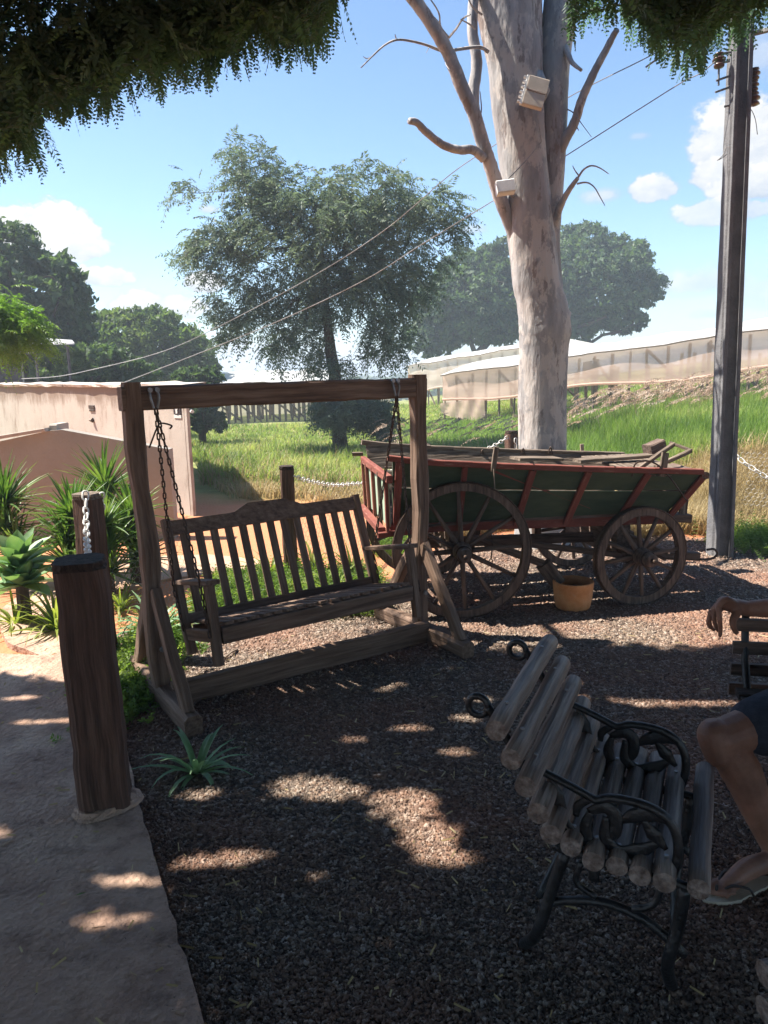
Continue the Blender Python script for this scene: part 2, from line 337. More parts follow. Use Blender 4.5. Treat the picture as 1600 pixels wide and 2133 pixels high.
# plants
def leafm(name,a,b,c,tr=.45,sc=3,tc=(1.5,1.6,.7),rough=.55,spec=.35):
    return mat(name,[a,b,c],sc,rough,trans=tr,tcol=tc,spec=spec,lo=.36,hi=.64)
M_canopy=leafm('canopy_leaf',(.045,.09,.085),(.07,.125,.11),(.10,.17,.12),.5,2.2)
M_acacia=leafm('acacia_leaf',(.085,.12,.095),(.13,.175,.13),(.20,.25,.18),.4,1.8,(1.2,1.25,.85))
M_treedark=leafm('dark_tree_leaf',(.045,.08,.05),(.07,.115,.065),(.11,.165,.08),.4,.9)
M_treemid=leafm('mid_tree_leaf',(.06,.10,.04),(.10,.15,.06),(.17,.22,.09),.45,.9)
M_bright=leafm('bright_leaf',(.07,.14,.03),(.12,.22,.04),(.18,.3,.06),.5,6)
M_grass=leafm('grass_blade',(.12,.18,.045),(.22,.30,.075),(.38,.41,.15),.5,.55,(1.25,1.3,.75))
M_grass2=leafm('lush_grass_blade',(.11,.19,.04),(.18,.28,.06),(.30,.37,.12),.5,.8,(1.2,1.3,.75))
M_drygrass=leafm('dry_grass_blade',(.26,.2,.09),(.42,.33,.17),(.54,.45,.27),.4,1.1,(1.2,1.15,1))
M_plume=leafm('grass_plume',(.3,.2,.14),(.45,.33,.25),(.55,.45,.36),.45,1.2,(1.2,1.1,1))
M_yucca=leafm('yucca_leaf',(.04,.1,.025),(.09,.17,.04),(.18,.25,.08),.3,5,rough=.4)
M_agave=leafm('agave_leaf',(.1,.2,.09),(.16,.28,.13),(.24,.36,.18),.25,4,rough=.45)
M_lily=leafm('strap_leaf',(.1,.16,.03),(.2,.26,.06),(.34,.36,.12),.4,5,rough=.4)
M_crinum=leafm('bluish_strap_leaf',(.12,.24,.11),(.20,.33,.18),(.30,.42,.26),.3,6,rough=.4)
M_fern=leafm('herb_leaf',(.08,.14,.035),(.14,.22,.06),(.26,.31,.11),.5,5)
M_bark=mat('dark_bark',[(.05,.04,.033),(.12,.095,.08)],20,.95,.6,40,'gr',(1,1,.3))
def eucp(nt,col,c):
    f1=overlay((.5,.46,.43),5,.5,.54,(1,1,.55),.8);f2=overlay((.17,.145,.14),8,.57,.61,(1,1,.3),.8);f3=overlay((.3,.21,.16),4,.6,.7,(1,1,.3),.4)
    return f3(nt,f2(nt,f1(nt,col,c),c),c)
M_euc=mat('smooth_pale_bark',[(.23,.225,.23),(.32,.31,.31),(.41,.395,.39)],6,.8,.5,11,'obj',(1,1,.28),extra=eucp,dist=.06)
M_skin=mat('skin',[(.22,.105,.07),(.30,.15,.10),(.38,.19,.13)],9,.5,.25,260,spec=.4,dist=.004,extra=overlay((.16,.08,.055),90,.6,.75,fac=.5))
M_shorts=mat('dark_navy_cloth',[(.03,.035,.05),(.05,.055,.075)],60,.9,.3,200)
M_shirt=mat('grey_shirt',[(.2,.2,.21),(.26,.26,.27)],40,.9,.2,100)
M_hair=mat('dark_hair',[(.02,.014,.01),(.04,.03,.02)],80,.6,.4,90)
M_sandal=mat('sandal_foam',[(.50,.43,.33),(.60,.52,.40)],40,.7,.15,90)
M_strap=mat('sandal_strap',[(.06,.045,.04)],40,.6)
def net_mat(name,c,alpha,folds=22):
    m=bpy.data.materials.new(name);m.use_nodes=True;nt=m.node_tree;nt.nodes.clear();L=nt.links
    out=mknode(nt,'ShaderNodeOutputMaterial');d=mknode(nt,'ShaderNodeBsdfDiffuse');t=mknode(nt,'ShaderNodeBsdfTranslucent');tp=mknode(nt,'ShaderNodeBsdfTransparent')
    n=mknode(nt,'ShaderNodeTexNoise');n.inputs['Scale'].default_value=1.2;n.inputs['Detail'].default_value=4
    g=mknode(nt,'ShaderNodeNewGeometry');mp=mknode(nt,'ShaderNodeMapping');mp.inputs['Scale'].default_value=(.5,.5,4);L.new(g.outputs['Position'],mp.inputs[0]);L.new(mp.outputs[0],n.inputs[0])
    rp=mknode(nt,'ShaderNodeValToRGB');rp.color_ramp.elements[0].position=.3;rp.color_ramp.elements[1].position=.7;rp.color_ramp.elements[0].color=(c[0]*.78,c[1]*.76,c[2]*.74,1);rp.color_ramp.elements[1].color=(*c,1);L.new(n.outputs[0],rp.inputs[0])
    L.new(rp.outputs[0],d.inputs[0]);L.new(rp.outputs[0],t.inputs[0])
    a=mknode(nt,'ShaderNodeMixShader');a.inputs[0].default_value=.5;L.new(d.outputs[0],a.inputs[1]);L.new(t.outputs[0],a.inputs[2])
    b=mknode(nt,'ShaderNodeMixShader');b.inputs[0].default_value=alpha;L.new(tp.outputs[0],b.inputs[1]);L.new(a.outputs[0],b.inputs[2]);L.new(b.outputs[0],out.inputs[0]);return m
M_net=net_mat('shade_net',(.84,.63,.53),.84)
M_net2=net_mat('pale_net',(.80,.68,.6),.85)
M_plastic=mat('white_roof_film',[(.7,.7,.7),(.8,.8,.8)],3,.5,trans=.45)
M_stake=mat('grey_stake',[(.26,.19,.15),(.38,.29,.23)],30,.9,.4,60,'gr',(1,1,.1))
# ---------------- terrain ----------------
def sst(t): t=np.clip(t,0,1); return t*t*(3-2*t)
def H(x,y):
    x=np.asarray(x,float);y=np.asarray(y,float)
    s=sst((y-7.4)/8.0)*0.108*np.clip(x-1.3,0,16)
    s+=sst((y-6.9)/2.2)*sst((x-3.1)/1.2)*.28*(1-sst((y-12)/6))
    s+=0.05*np.sin(x*.9+1.3)*sst((y-10)/4)*np.cos(y*.35)
    s-=sst((y-34)/90)*4.5
    return s
def build_terrain():
    xs=np.concatenate([np.linspace(-700,-32,14),np.linspace(-28,30,117),np.linspace(34,700,14)])
    ys=np.concatenate([np.linspace(-40,-2,10),np.linspace(0,40,101),np.linspace(43,900,44)])
    X,Y=np.meshgrid(xs,ys);Z=H(X,Y)
    v=np.stack([X.ravel(),Y.ravel(),Z.ravel()],1);nx=len(xs);ny=len(ys)
    i=np.arange(nx-1);j=np.arange(ny-1);I,J=np.meshgrid(i,j);a=(J*nx+I).ravel()
    f=np.stack([a,a+1,a+nx+1,a+nx],1)
    o=link('ground',raw_mesh('ground',v,f,smooth=True),M_field);tag(o,kind='structure')
def edge_x(y):  # right edge of the concrete path
    return np.interp(y,[-2,1.69,2.62,4.4,5.2,7],[1.4,-.49,-.93,-1.72,-2.0,-2.1])
PATH=[(1.4,-2),(-.49,1.69),(-.93,2.62),(-1.72,4.4),(-1.98,5.15),(-1.75,5.9),(-1.15,6.35),(-.9,7.0),(-1.4,8.2),(-2.4,8.3),(-2.6,6.7),(-2.72,5.6),(-2.45,4.75),(-2.0,4.35),(-2.25,4.28),(-2.62,4.75),(-4.5,4.6),(-5,-2)]
def build_path():
    # slab with a thickness; the outline is slightly broken
    r=random.Random(3);pts=[]
    def seg(a,b):
        n=max(2,int((Vector(b)-Vector(a)).length/.07));return [Vector(a).lerp(Vector(b),i/n) for i in range(n)]
    main=[(1.4,-2),(-.49,1.69),(-.93,2.62),(-1.72,4.4),(-2.05,5.3),(-2.1,5.6),(-2.75,5.75),(-2.7,5.1),(-2.35,4.52),(-2.03,4.27),(-2.3,4.33),(-2.75,4.62),(-5.2,4.3),(-5.2,-2)]
    for a,b in zip(main,main[1:]+main[:1]): pts+=seg(a,b)
    pts=[Vector((p.x+r.uniform(-.007,.007),p.y+r.uniform(-.007,.007),0)) for p in pts]
    m=MB();m.poly([(p.x,p.y,-.05) for p in pts],.09,(0,0,1))
    o=m.build('path',M_concrete);tag(o,kind='structure')
    side=[(-2.1,5.62),(-1.75,6.0),(-1.2,6.2),(-1.02,6.55),(-1.6,6.8),(-2.6,6.75),(-2.74,5.78)]
    m=MB();m.poly([(x,y,.0) for x,y in side],.02,(0,0,1));o=m.build('side_path',M_path);tag(o,kind='structure')
def inside(x,y,poly):
    x=np.asarray(x);y=np.asarray(y);c=np.zeros(x.shape,bool);n=len(poly)
    for i in range(n):
        x0,y0=poly[i];x1,y1=poly[(i+1)%n]
        t=((y0>y)!=(y1>y))&(x<(x1-x0)*(y-y0)/((y1-y0) if y1!=y0 else 1e-9)+x0);c^=t
    return c
GRAV=[(1.3,-1.5),(-.49,1.69),(-.93,2.62),(-1.72,4.4),(-1.7,4.75),(-1.1,4.9),(-.55,5.1),(-.1,5.6),(.3,6.4),(.7,7.3),(2.0,7.6),(3.2,7.0),(3.6,6.6),(5.5,6.0),(6,3),(6,-1.5)]
def build_gravel():
    pts=[];r=random.Random(5)
    for a,b in zip(GRAV,GRAV[1:]+GRAV[:1]):
        a=Vector(a);b=Vector(b);n=max(1,int((b-a).length/.12))
        for i in range(n):
            p=a.lerp(b,i/n);w=.05 if p.y>4.4 else .0;pts.append((p.x+r.uniform(-w,w),p.y+r.uniform(-w,w)))
    m=MB();m.add([(x,y,.006) for x,y in pts],[tuple(range(len(pts)))]);o=m.build('gravel_bed',M_gravelbase);tag(o,kind='structure')
    g=np.random.default_rng(21)
    # stones: density falls with distance so that each keeps a readable size
    def scatter(n,y0,y1,size):
        y=g.uniform(y0,y1,n);xm=np.clip(.56*y+.45,0,6);x=g.uniform(-1,1,n)*xm
        k=inside(x,y,GRAV)&(x>edge_x(y)+.012);x=x[k];y=y[k]
        # thin towards the far rim so that earth shows through
        keep=g.random(len(x))<np.where(y>6,.75,1);x=x[keep];y=y[keep]
        return np.stack([x,y,g.uniform(.004,.010,len(x))],1),np.exp(g.normal(-.08,.34,len(x)))*size
    parts=[scatter(150000,1.1,2.6,.0046),scatter(150000,2.5,4.3,.0060),scatter(95000,4.2,6.0,.0082),scatter(40000,5.9,7.6,.0115)]
    c=np.concatenate([p[0] for p in parts]);s=np.concatenate([p[1] for p in parts]);n=len(c)
    # flattened pebble: 8-vert lopsided box-ish rock -> 6 quads
    base=np.array([[-1,-1,-1],[1,-1,-1],[1,1,-1],[-1,1,-1],[-1,-1,1],[1,-1,1],[1,1,1],[-1,1,1]],float)
    v=np.repeat(base[None],n,0)*g.uniform(.45,1.0,(n,8,3));v[:,4:,:2]*=g.uniform(.35,.8,(n,1,1))
    v[:,:,2]*=.62;v[:,:,0]*=g.uniform(.8,1.45,(n,1))
    # random rotation
    a=g.uniform(0,6.283,n);t=g.normal(0,.45,n);ca,sa=np.cos(a),np.sin(a);ct,st=np.cos(t),np.sin(t)
    x,y,z=v[...,0].copy(),v[...,1].copy(),v[...,2].copy()
    y,z=y*ct[:,None]-z*st[:,None],y*st[:,None]+z*ct[:,None]
    x,y=x*ca[:,None]-y*sa[:,None],x*sa[:,None]+y*ca[:,None]
    v=np.stack([x,y,z],2)*s[:,None,None]+c[:,None,:]
    q=np.array([[4,5,6,7],[0,1,5,4],[1,2,6,5],[2,3,7,6],[3,0,4,7]])
    f=(np.arange(n)[:,None,None]*8+q[None]).reshape(-1,4)
    o=link('gravel',raw_mesh('gravel',v.reshape(-1,3),f),M_gravel);tag(o,'loose grey and beige gravel covering the yard','gravel',kind='stuff')
# ---------------- blades, fronds ----------------
def blades(base,h,w,az,lean,g,seg=3):
    """tapering curved grass blades -> verts, quads"""
    n=len(base);t=np.linspace(0,1,seg+1);d=np.stack([np.cos(az),np.sin(az),0*az],1);s=np.stack([-np.sin(az),np.cos(az),0*az],1)
    vs=[]
    for k in t:
        bend=lean*k**1.8;c=base+d*(h*bend)[:,None]+np.array([0,0,1])*(h*k*(1-.35*bend*k))[:,None]
        ww=(w*(1-k)**.7*.5+w*.04)[:,None];vs+= [c-s*ww,c+s*ww]
    v=np.stack(vs,1).reshape(-1,3);m=2*(seg+1);f=[]
    for k in range(seg): f.append([2*k,2*k+1,2*k+3,2*k+2])
    F=(np.arange(n)[:,None,None]*m+np.array(f)[None]).reshape(-1,4);return v,F
def merge(parts):
    V=[];F=[];b=0
    for v,f in parts: V.append(v);F.append(f+b);b+=len(v)
    return np.concatenate(V),np.concatenate(F)
def fronds(bases,dirs,lens,npair,llen,lw,droop,g,rach=.004,curl=.9,hang=.35):
    """compound leaves: a drooping rachis with pairs of leaflets; all numpy"""
    n=len(bases);d=dirs/np.linalg.norm(dirs,axis=1,keepdims=True);up=np.array([0,0,1.0])
    side=np.cross(d,up);sn=np.linalg.norm(side,axis=1,keepdims=True);side=np.where(sn>1e-3,side/np.maximum(sn,1e-3),np.array([1.,0,0]))
    roll=g.uniform(-.9,.9,n)[:,None];nrm=np.cross(side,d);side=side*np.cos(roll)+nrm*np.sin(roll)
    t=(np.arange(npair)+.6)/npair
    pos=bases[:,None,:]+d[:,None,:]*(lens[:,None]*t)[...,None]+(-up)*(droop[:,None]*lens[:,None]*t**2)[...,None]
    tan=d[:,None,:]+(-up)*(2*droop[:,None]*t)[...,None];tan/=np.linalg.norm(tan,axis=2,keepdims=True)
    parts=[]
    prof=np.sin(np.pi*np.clip(t*.82+.16,0,1))**.6
    L=(llen[:,None]*prof*g.uniform(.75,1.2,(n,npair)))[...,None]
    for sg in (-1,1):
        ld=sg*side[:,None,:]*.9+tan*.42+(-up)*hang+g.normal(0,.16,(n,npair,3));ld/=np.linalg.norm(ld,axis=2,keepdims=True)
        wd=np.cross(ld,nrm[:,None,:]*.8+g.normal(0,.3,(n,npair,3)));wd/=np.maximum(np.linalg.norm(wd,axis=2,keepdims=True),1e-4);W=(lw[:,None]*np.ones(npair))[...,None]
        q=np.stack([pos,pos+ld*L*.45+wd*W*.5,pos+ld*L,pos+ld*L*.5-wd*W*.5],2).reshape(-1,3)
        parts.append((q,np.arange(len(q)).reshape(-1,4)))
    # rachis as a thin ribbon
    te=np.linspace(0,1,4);pr=bases[:,None,:]+d[:,None,:]*(lens[:,None]*te)[...,None]+(-up)*(droop[:,None]*lens[:,None]*te**2)[...,None]
    wv=nrm[:,None,:]*rach*(1.1-te)[None,:,None];v=np.stack([pr-wv,pr+wv],2).reshape(-1,3)
    f=np.array([[2*k,2*k+1,2*k+3,2*k+2] for k in range(3)]);parts.append((v,(np.arange(n)[:,None,None]*8+f[None]).reshape(-1,4)))
    return merge(parts)
def build_grass():
    g=np.random.default_rng(4)
    def field(n,y0,y1,xf,pw=1.0):
        u=g.random(n);y=y0*(y1/y0)**u;x=g.uniform(-1,1,n)*(.56*y+.6);return x,y
    parts=[];dry=[];lush=[]
    x,y=field(170000,9.0,34,None)
    # red earth yard stays bare; margin wanders
    lim=9.75-.28*x+.5*np.sin(x*1.7)+.3*np.sin(x*4.1)
    k=(y>lim+.1*g.normal(size=len(x)));x=x[k];y=y[k]
    k=~((x<-2.2)&(y<14.5)&(x/y<-.24));x=x[k];y=y[k]
    k=~((x<.6)&(y>23.3));x=x[k];y=y[k]
    clump=.5+.5*np.sin(x*1.3+np.sin(y*.9)*2)*np.cos(y*1.1+x*.5)
    nearedge=np.exp(-np.clip(y-(9.75-.28*x),0,9)/.8)
    right=(x>1.0)&(y<9.8)
    dryp=np.clip(nearedge*1.15*(x<.9)+.10+.75*((x/y>.40)&(y<9.6))+.25*((x/y>.2)&(y<10.2)),0,.97)
    isdry=g.random(len(x))<dryp
    h=(.22+.3*clump*g.random(len(x))+.1*g.random(len(x)))*np.where(x/y>.18,1.0,.82);h*=np.where(nearedge>.4,.65,1)*np.where(y>15.5,.55,1)
    z=H(x,y)-.02;b=np.stack([x,y,z],1);w=.006+.0011*y
    az=g.uniform(0,6.283,len(x));lean=g.uniform(.1,.9,len(x))
    for sel,L in ((~isdry,parts),(isdry,dry)):
        if sel.any(): L.append(blades(b[sel],h[sel],w[sel],az[sel],lean[sel],g))
    v,f=merge(parts);tag(link('grass',raw_mesh('grass',v,f),M_grass),'tall green and yellow meadow grass on the slope behind the yard','grass',kind='stuff')
    # dry bank at the right
    n=26000;yy=g.uniform(7.0,10.5,n);xx=yy*g.uniform(.30,.56,n);k=(yy>7.15+.15*np.sin(xx*5));xx=xx[k];yy=yy[k];n=len(xx)
    b=np.stack([xx,yy,H(xx,yy)-.02],1);dry.append(blades(b,g.uniform(.15,.42,n),np.full(n,.009),g.uniform(0,6.283,n),g.uniform(.2,1.1,n),g))
    # straw fringe at the gravel's far rim
    n=6000;xx=g.uniform(.6,3.4,n);yy=7.5+.12*np.sin(xx*6)+g.exponential(.35,n);b=np.stack([xx,yy,H(xx,yy)-.01],1)
    dry.append(blades(b,g.uniform(.08,.25,n),np.full(n,.008),g.uniform(0,6.283,n),g.uniform(.2,1.1,n),g))
    v,f=merge(dry);tag(link('dry_grass',raw_mesh('dry_grass',v,f),M_drygrass),'straw coloured dry grass along the bank and field edge','dry grass',kind='stuff')
    # lush belt right of the trunk
    n=30000;yy=g.uniform(9.6,13.5,n);xx=yy*g.uniform(.2,.58,n);b=np.stack([xx,yy,H(xx,yy)-.02],1)
    lush.append(blades(b,g.uniform(.3,.62,n)*.9,np.full(n,.014),g.uniform(0,6.283,n),g.uniform(.05,.6,n),g))
    n=46000;yy=g.uniform(12.5,21.5,n);xx=yy*g.uniform(.03,.58,n);k=g.random(n)<.75+.25*np.sin(xx*1.7)*np.cos(yy*1.3);xx=xx[k];yy=yy[k];n=len(xx);b=np.stack([xx,yy,H(xx,yy)-.02],1)
    lush.append(blades(b,g.uniform(.14,.34,n),np.full(n,.02),g.uniform(0,6.283,n),g.uniform(.1,.8,n),g))
    v,f=merge(lush);tag(link('lush_grass',raw_mesh('lush_grass',v,f),M_grass2),'lush bright green grass belt between trunk and shade house','grass',kind='stuff')
    # feathery seed heads
    n=520;u=g.random(n);yy=g.uniform(12.5,15.0,n);xx=yy*g.uniform(.02,.56,n);k=(xx/yy>.2)|(g.random(n)<.35);xx=xx[k];yy=yy[k];n=len(xx)
    h=g.uniform(.5,.85,n);az=g.normal(math.pi*.93,.5,n);z=H(xx,yy)
    st=blades(np.stack([xx,yy,z],1),h,np.full(n,.01),az,np.full(n,.35),g)
    tip=np.stack([xx+np.cos(az)*h*.3,yy+np.sin(az)*h*.3,z+h*.88],1);d=np.stack([np.cos(az),np.sin(az),np.full(n,.1)],1)
    fr=fronds(tip,d,g.uniform(.18,.34,n),9,np.full(n,.07),np.full(n,.022),np.full(n,.5),g,rach=.006)
    v,f=merge([st,fr]);tag(link('seed_grass',raw_mesh('seed_grass',v,f),M_plume),'pinkish feathery seed heads nodding above the grass','seed grass',kind='stuff')
def build_far():
    # distant ridges
    g=np.random.default_rng(9)
    for nm,y,z0,amp,x0,x1,s in (('hill',820,5.5,3.0,-700,500,1),('hills',560,-1.5,2.2,-450,300,2)):
        xs=np.linspace(x0,x1,90);top=z0+amp*np.sin(xs*.011+s)+amp*.5*np.sin(xs*.031+s*2)+g.normal(0,.15,90)
        v=[];
        for x,t in zip(xs,top): v+= [(x,y-60,-12),(x,y-15,t*.6-1),(x,y,t),(x,y+80,-14)]
        f=[]
        for i in range(89):
            for k in range(3): a=i*4+k;f.append((a,a+4,a+5,a+1))
        o=link(nm,raw_mesh(nm,np.array(v),np.array(f),smooth=True),M_hill);tag(o,kind='structure')
    # wood on the plain: one mass
    n=26000;c=[];y=g.uniform(95,260,700);x=y*g.uniform(-.62,.1,700);zb=H(x,y)
    per=n//700;cen=np.repeat(np.stack([x,y,zb+1.2],1),per,0);rad=np.repeat(g.uniform(1.5,3.4,700),per)
    p=g.normal(0,1,(len(cen),3));p/=np.linalg.norm(p,axis=1,keepdims=True);p*=g.random(len(cen))[:,None]**.4
    p[:,2]=np.abs(p[:,2])*.9;pos=cen+p*rad[:,None]
    s=(.45+.0035*pos[:,1])[:,None];a=g.normal(0,1,(len(pos),3));a/=np.linalg.norm(a,axis=1,keepdims=True);b=np.cross(a,g.normal(0,1,(len(pos),3)));b/=np.linalg.norm(b,axis=1,keepdims=True)
    q=np.stack([pos-a*s,pos+b*s*.5,pos+a*s,pos-b*s*.5],1).reshape(-1,3)
    tag(link('far_wood',raw_mesh('far_wood',q,np.arange(len(q)).reshape(-1,4)),M_treemid),'hazy far off wood on the plain below the sky','wood',kind='stuff')
    # red roofed house far off
    c=P(487,784,150);h=thing('house','tiny far off house with a red tiled roof among the hazy trees','house',(c.x,c.y,-2.5))
    MB().box((c.x,c.y,-1.2),(3.0,4,2.6)).build('wall',M_signwhite,h)
    m=MB();z=c.z
    m.add([(c.x-1.9,c.y-2.4,.1),(c.x+1.9,c.y-2.4,.1),(c.x+1.9,c.y+2.4,.1),(c.x-1.9,c.y+2.4,.1),(c.x-1.9,c.y,.62),(c.x+1.9,c.y,.62)],[(0,1,5,4),(2,3,4,5),(0,4,3),(1,2,5),(3,2,1,0)])
    m.build('roof',M_tile,h)
    c=P(485,765,420);m=MB();m.tube([(c.x,c.y,-8),(c.x,c.y,9)],[.5,.2],5)
    for q in range(5): m.tube([(c.x-.8+q*.1,c.y,2+q*1.4),(c.x+.8-q*.1,c.y,2+q*1.4)],.12,4)
    m.solo('radio_mast',M_steel,(c.x,c.y,-8),'thin distant mast standing on the horizon above the hazy wood','mast')
def build_haze():
    m=MB();x0,x1,y0,y1,z0,z1=-760,760,-60,1000,-16,11.5
    m.add([(x0,y0,z0),(x1,y0,z0),(x1,y1,z0),(x0,y1,z0),(x0,y0,z1),(x1,y0,z1),(x1,y1,z1),(x0,y1,z1)],[(3,2,1,0),(4,5,6,7),(0,1,5,4),(1,2,6,5),(2,3,7,6),(3,0,4,7)])
    hm=bpy.data.materials.new('haze');hm.use_nodes=True;nt=hm.node_tree;nt.nodes.clear();o=mknode(nt,'ShaderNodeOutputMaterial');v=mknode(nt,'ShaderNodeVolumePrincipled')
    v.inputs['Color'].default_value=(.80,.90,1,1);v.inputs['Density'].default_value=HAZE;v.inputs['Anisotropy'].default_value=.2
    nt.links.new(v.outputs[0],o.inputs['Volume'])
    ob=m.build('haze',hm);tag(ob,kind='stuff')
    try: hm.cycles.homogeneous_volume=True
    except Exception: pass
HAZE=.0038
# ---------------- trees ----------------
def skeleton(trunk,tr,blobs,ntips,g,step=.35,wob=.06):
    """trunk polyline + tips scattered in ellipsoids, each tip joined to the nearest limb"""
    nodes=[np.array(p,float) for p in trunk];par=[-1]+list(range(len(trunk)-1));N0=len(trunk)
    w=np.array([b[1][0]*b[1][1]*b[1][2] for b in blobs],float)**.75;w/=w.sum();tips=[]
    for (c,r),q in zip(blobs,w):
        k=max(3,int(ntips*q));p=g.normal(0,1,(k,3));p/=np.linalg.norm(p,axis=1,keepdims=True);p*=(g.random(k)**(1/2.2))[:,None];tips.append(np.array(c)+p*np.array(r))
    tips=np.concatenate(tips);top=np.array(trunk[-1]);order=np.argsort(np.linalg.norm(tips-top,axis=1)+g.uniform(0,.4,len(tips)));arr=np.array(nodes);tipidx=[]
    cand0=max(0,N0//2)
    for ti in order:
        t=tips[ti];d=np.linalg.norm(arr-t,axis=1)+.35*np.maximum(0,arr[:,2]-t[2]);d[:cand0]+=1e3;j=int(np.argmin(d));L=np.linalg.norm(t-arr[j]);m=max(1,int(L/step));new=[];prev=j
        for k in range(1,m+1):
            q=arr[j]+(t-arr[j])*k/m+(g.normal(0,wob,3) if k<m else 0)+np.array([0,0,.12*L*math.sin(math.pi*k/m)*.5])
            par.append(prev);prev=len(arr)+len(new);new.append(q)
        arr=np.vstack([arr,np.array(new)]);tipidx.append(prev)
    cnt=np.zeros(len(arr))
    for t in tipidx: cnt[t]+=1
    for i in range(len(arr)-1,0,-1): cnt[par[i]]+=cnt[i]
    return arr,par,cnt,tipidx,N0
def limb_mesh(mb,arr,par,cnt,N0,tr,rtip,expo=.5,minr=0):
    tot=max(cnt[N0-1],1);r=rtip*np.maximum(cnt,1)**expo;k=min(1.0,tr[-1]/(rtip*tot**expo));kids={}
    for i,p in enumerate(par):
        if p>=0 and i>=N0: kids.setdefault(p,[]).append(i)
    r=np.maximum(r*k,rtip*.8)
    mb.tube([Vector(p) for p in arr[:N0]],tr,10,jit=.05)
    # follow the thickest child to make long tubes
    seen=set()
    starts=[(p,c) for p in range(len(arr)) for c in kids.get(p,[]) if p<N0 or c!=max(kids[p],key=lambda q:cnt[q])]
    for p,c in starts:
        line=[p,c];
        while line[-1] in kids: line.append(max(kids[line[-1]],key=lambda q:cnt[q]))
        rr=[min(r[line[1]]*1.1,9)]+[r[i] for i in line[1:]];rr[-1]*=.5
        if rr[0]<minr: continue
        mb.tube([Vector(arr[i]) for i in line],rr,5 if rr[0]<.04 else 7,cap=False)
def make_tree(name,label,cat,base,trunk,tr,blobs,ntips,leafmat,seed,nf=5,flen=.3,npair=6,ll=.08,lw=.025,droop=.5,rtip=.006,step=.35,group=None,bark=None,hang=.35,minr=0,spread=.5,extra=None):
    g=np.random.default_rng(seed);base=Vector(base);arr,par,cnt,tips,N0=skeleton(trunk,tr,blobs,ntips,g,step)
    t=thing(name,label,cat,base,group);m=MB(seed);limb_mesh(m,arr,par,cnt,N0,tr,rtip,minr=minr);m.build('trunk',bark or M_bark,t,smooth=True)
    src=[];
    for i in tips:
        src.append(arr[i]);p=par[i]
        if p>=N0: src.append((arr[i]+arr[p])/2)
    src=np.array(src);cen=arr[N0-1];src=np.repeat(src,nf,0);n=len(src);src=src+g.normal(0,.035+.1*flen,(n,3))
    out=src-cen;out/=np.maximum(np.linalg.norm(out,axis=1,keepdims=True),.1);d=out*spread+g.normal(0,.6,(n,3));d[:,2]*=.7
    v,f=fronds(src,d,flen*g.uniform(.6,1.3,n),npair,np.full(n,ll)*g.uniform(.8,1.2,n),np.full(n,lw),droop*g.uniform(.4,1.4,n),g,hang=hang)
    o=link('crown',raw_mesh('crown',v-np.array(base),f),leafmat,t);return t
def far_crown(name,label,base,blobs,n,leaf,seed,size=.22,group=None,trunk_r=.2,ntips=160,forks=True,cat='tree'):
    """tree seen from far: limb skeleton plus clumped leaf-sized faces"""
    g=np.random.default_rng(seed);base=Vector(base);c0=np.array(blobs[0][0],float);low=min(b[0][2]-b[1][2] for b in blobs);zt=max(base.z+.6,low+.1)
    trunk=[tuple(base-Vector((0,0,.1))),(base.x,base.y,base.z+(zt-base.z)*.5),(base.x*.85+c0[0]*.15,base.y,zt)]
    arr,par,cnt,tips,N0=skeleton(trunk,None,blobs,ntips,g,.8,.15)
    t=thing(name,label,cat,base,group);m=MB(seed);limb_mesh(m,arr,par,cnt,N0,[trunk_r,trunk_r*.85,trunk_r*.8],.022);m.build('trunk',M_bark,t,smooth=True)
    nc=max(60,n//45);w=np.array([(b[1][0]*b[1][1]*b[1][2])**.67 for b in blobs]);w/=w.sum();pos=[]
    for (c,r),q in zip(blobs,w):
        k=max(4,int(nc*q));p=g.normal(0,1,(k,3));p/=np.linalg.norm(p,axis=1,keepdims=True);p*=g.uniform(.45,1.0,k)[:,None]**.55
        cc=np.array(c)+p*np.array(r);per=45;cr=g.uniform(.06,.19,k)*np.mean(r)
        cc=np.repeat(cc,per,0);cr=np.repeat(cr,per)[:,None];s=g.normal(0,.5,(len(cc),3));s[:,2]*=.6;pos.append(cc+s*cr)
    pos=np.concatenate(pos);k=len(pos);a=g.normal(0,1,(k,3));a[:,2]-=.5;a/=np.linalg.norm(a,axis=1,keepdims=True);b=np.cross(a,g.normal(0,1,(k,3)));b/=np.maximum(np.linalg.norm(b,axis=1,keepdims=True),.01)
    s=size*np.exp(g.normal(-.1,.4,k))[:,None];q=np.stack([pos-a*s*.5,pos+b*s*.22,pos+a*s*.5,pos-b*s*.22],1).reshape(-1,3)
    link('crown',raw_mesh('crown',q-np.array(base),np.arange(len(q)).reshape(-1,4)),leaf,t);return t
def V3(p): return (p.x,p.y,p.z)
def blob(px,py,y,rx,ry,dy=None):
    """ellipsoid centred on a sight line at distance y; rx, ry in photo pixels"""
    c=P(px,py,y);k=y/FPX;return (V3(c),(rx*k,(dy if dy else (rx+ry)*.5*k),ry*k))
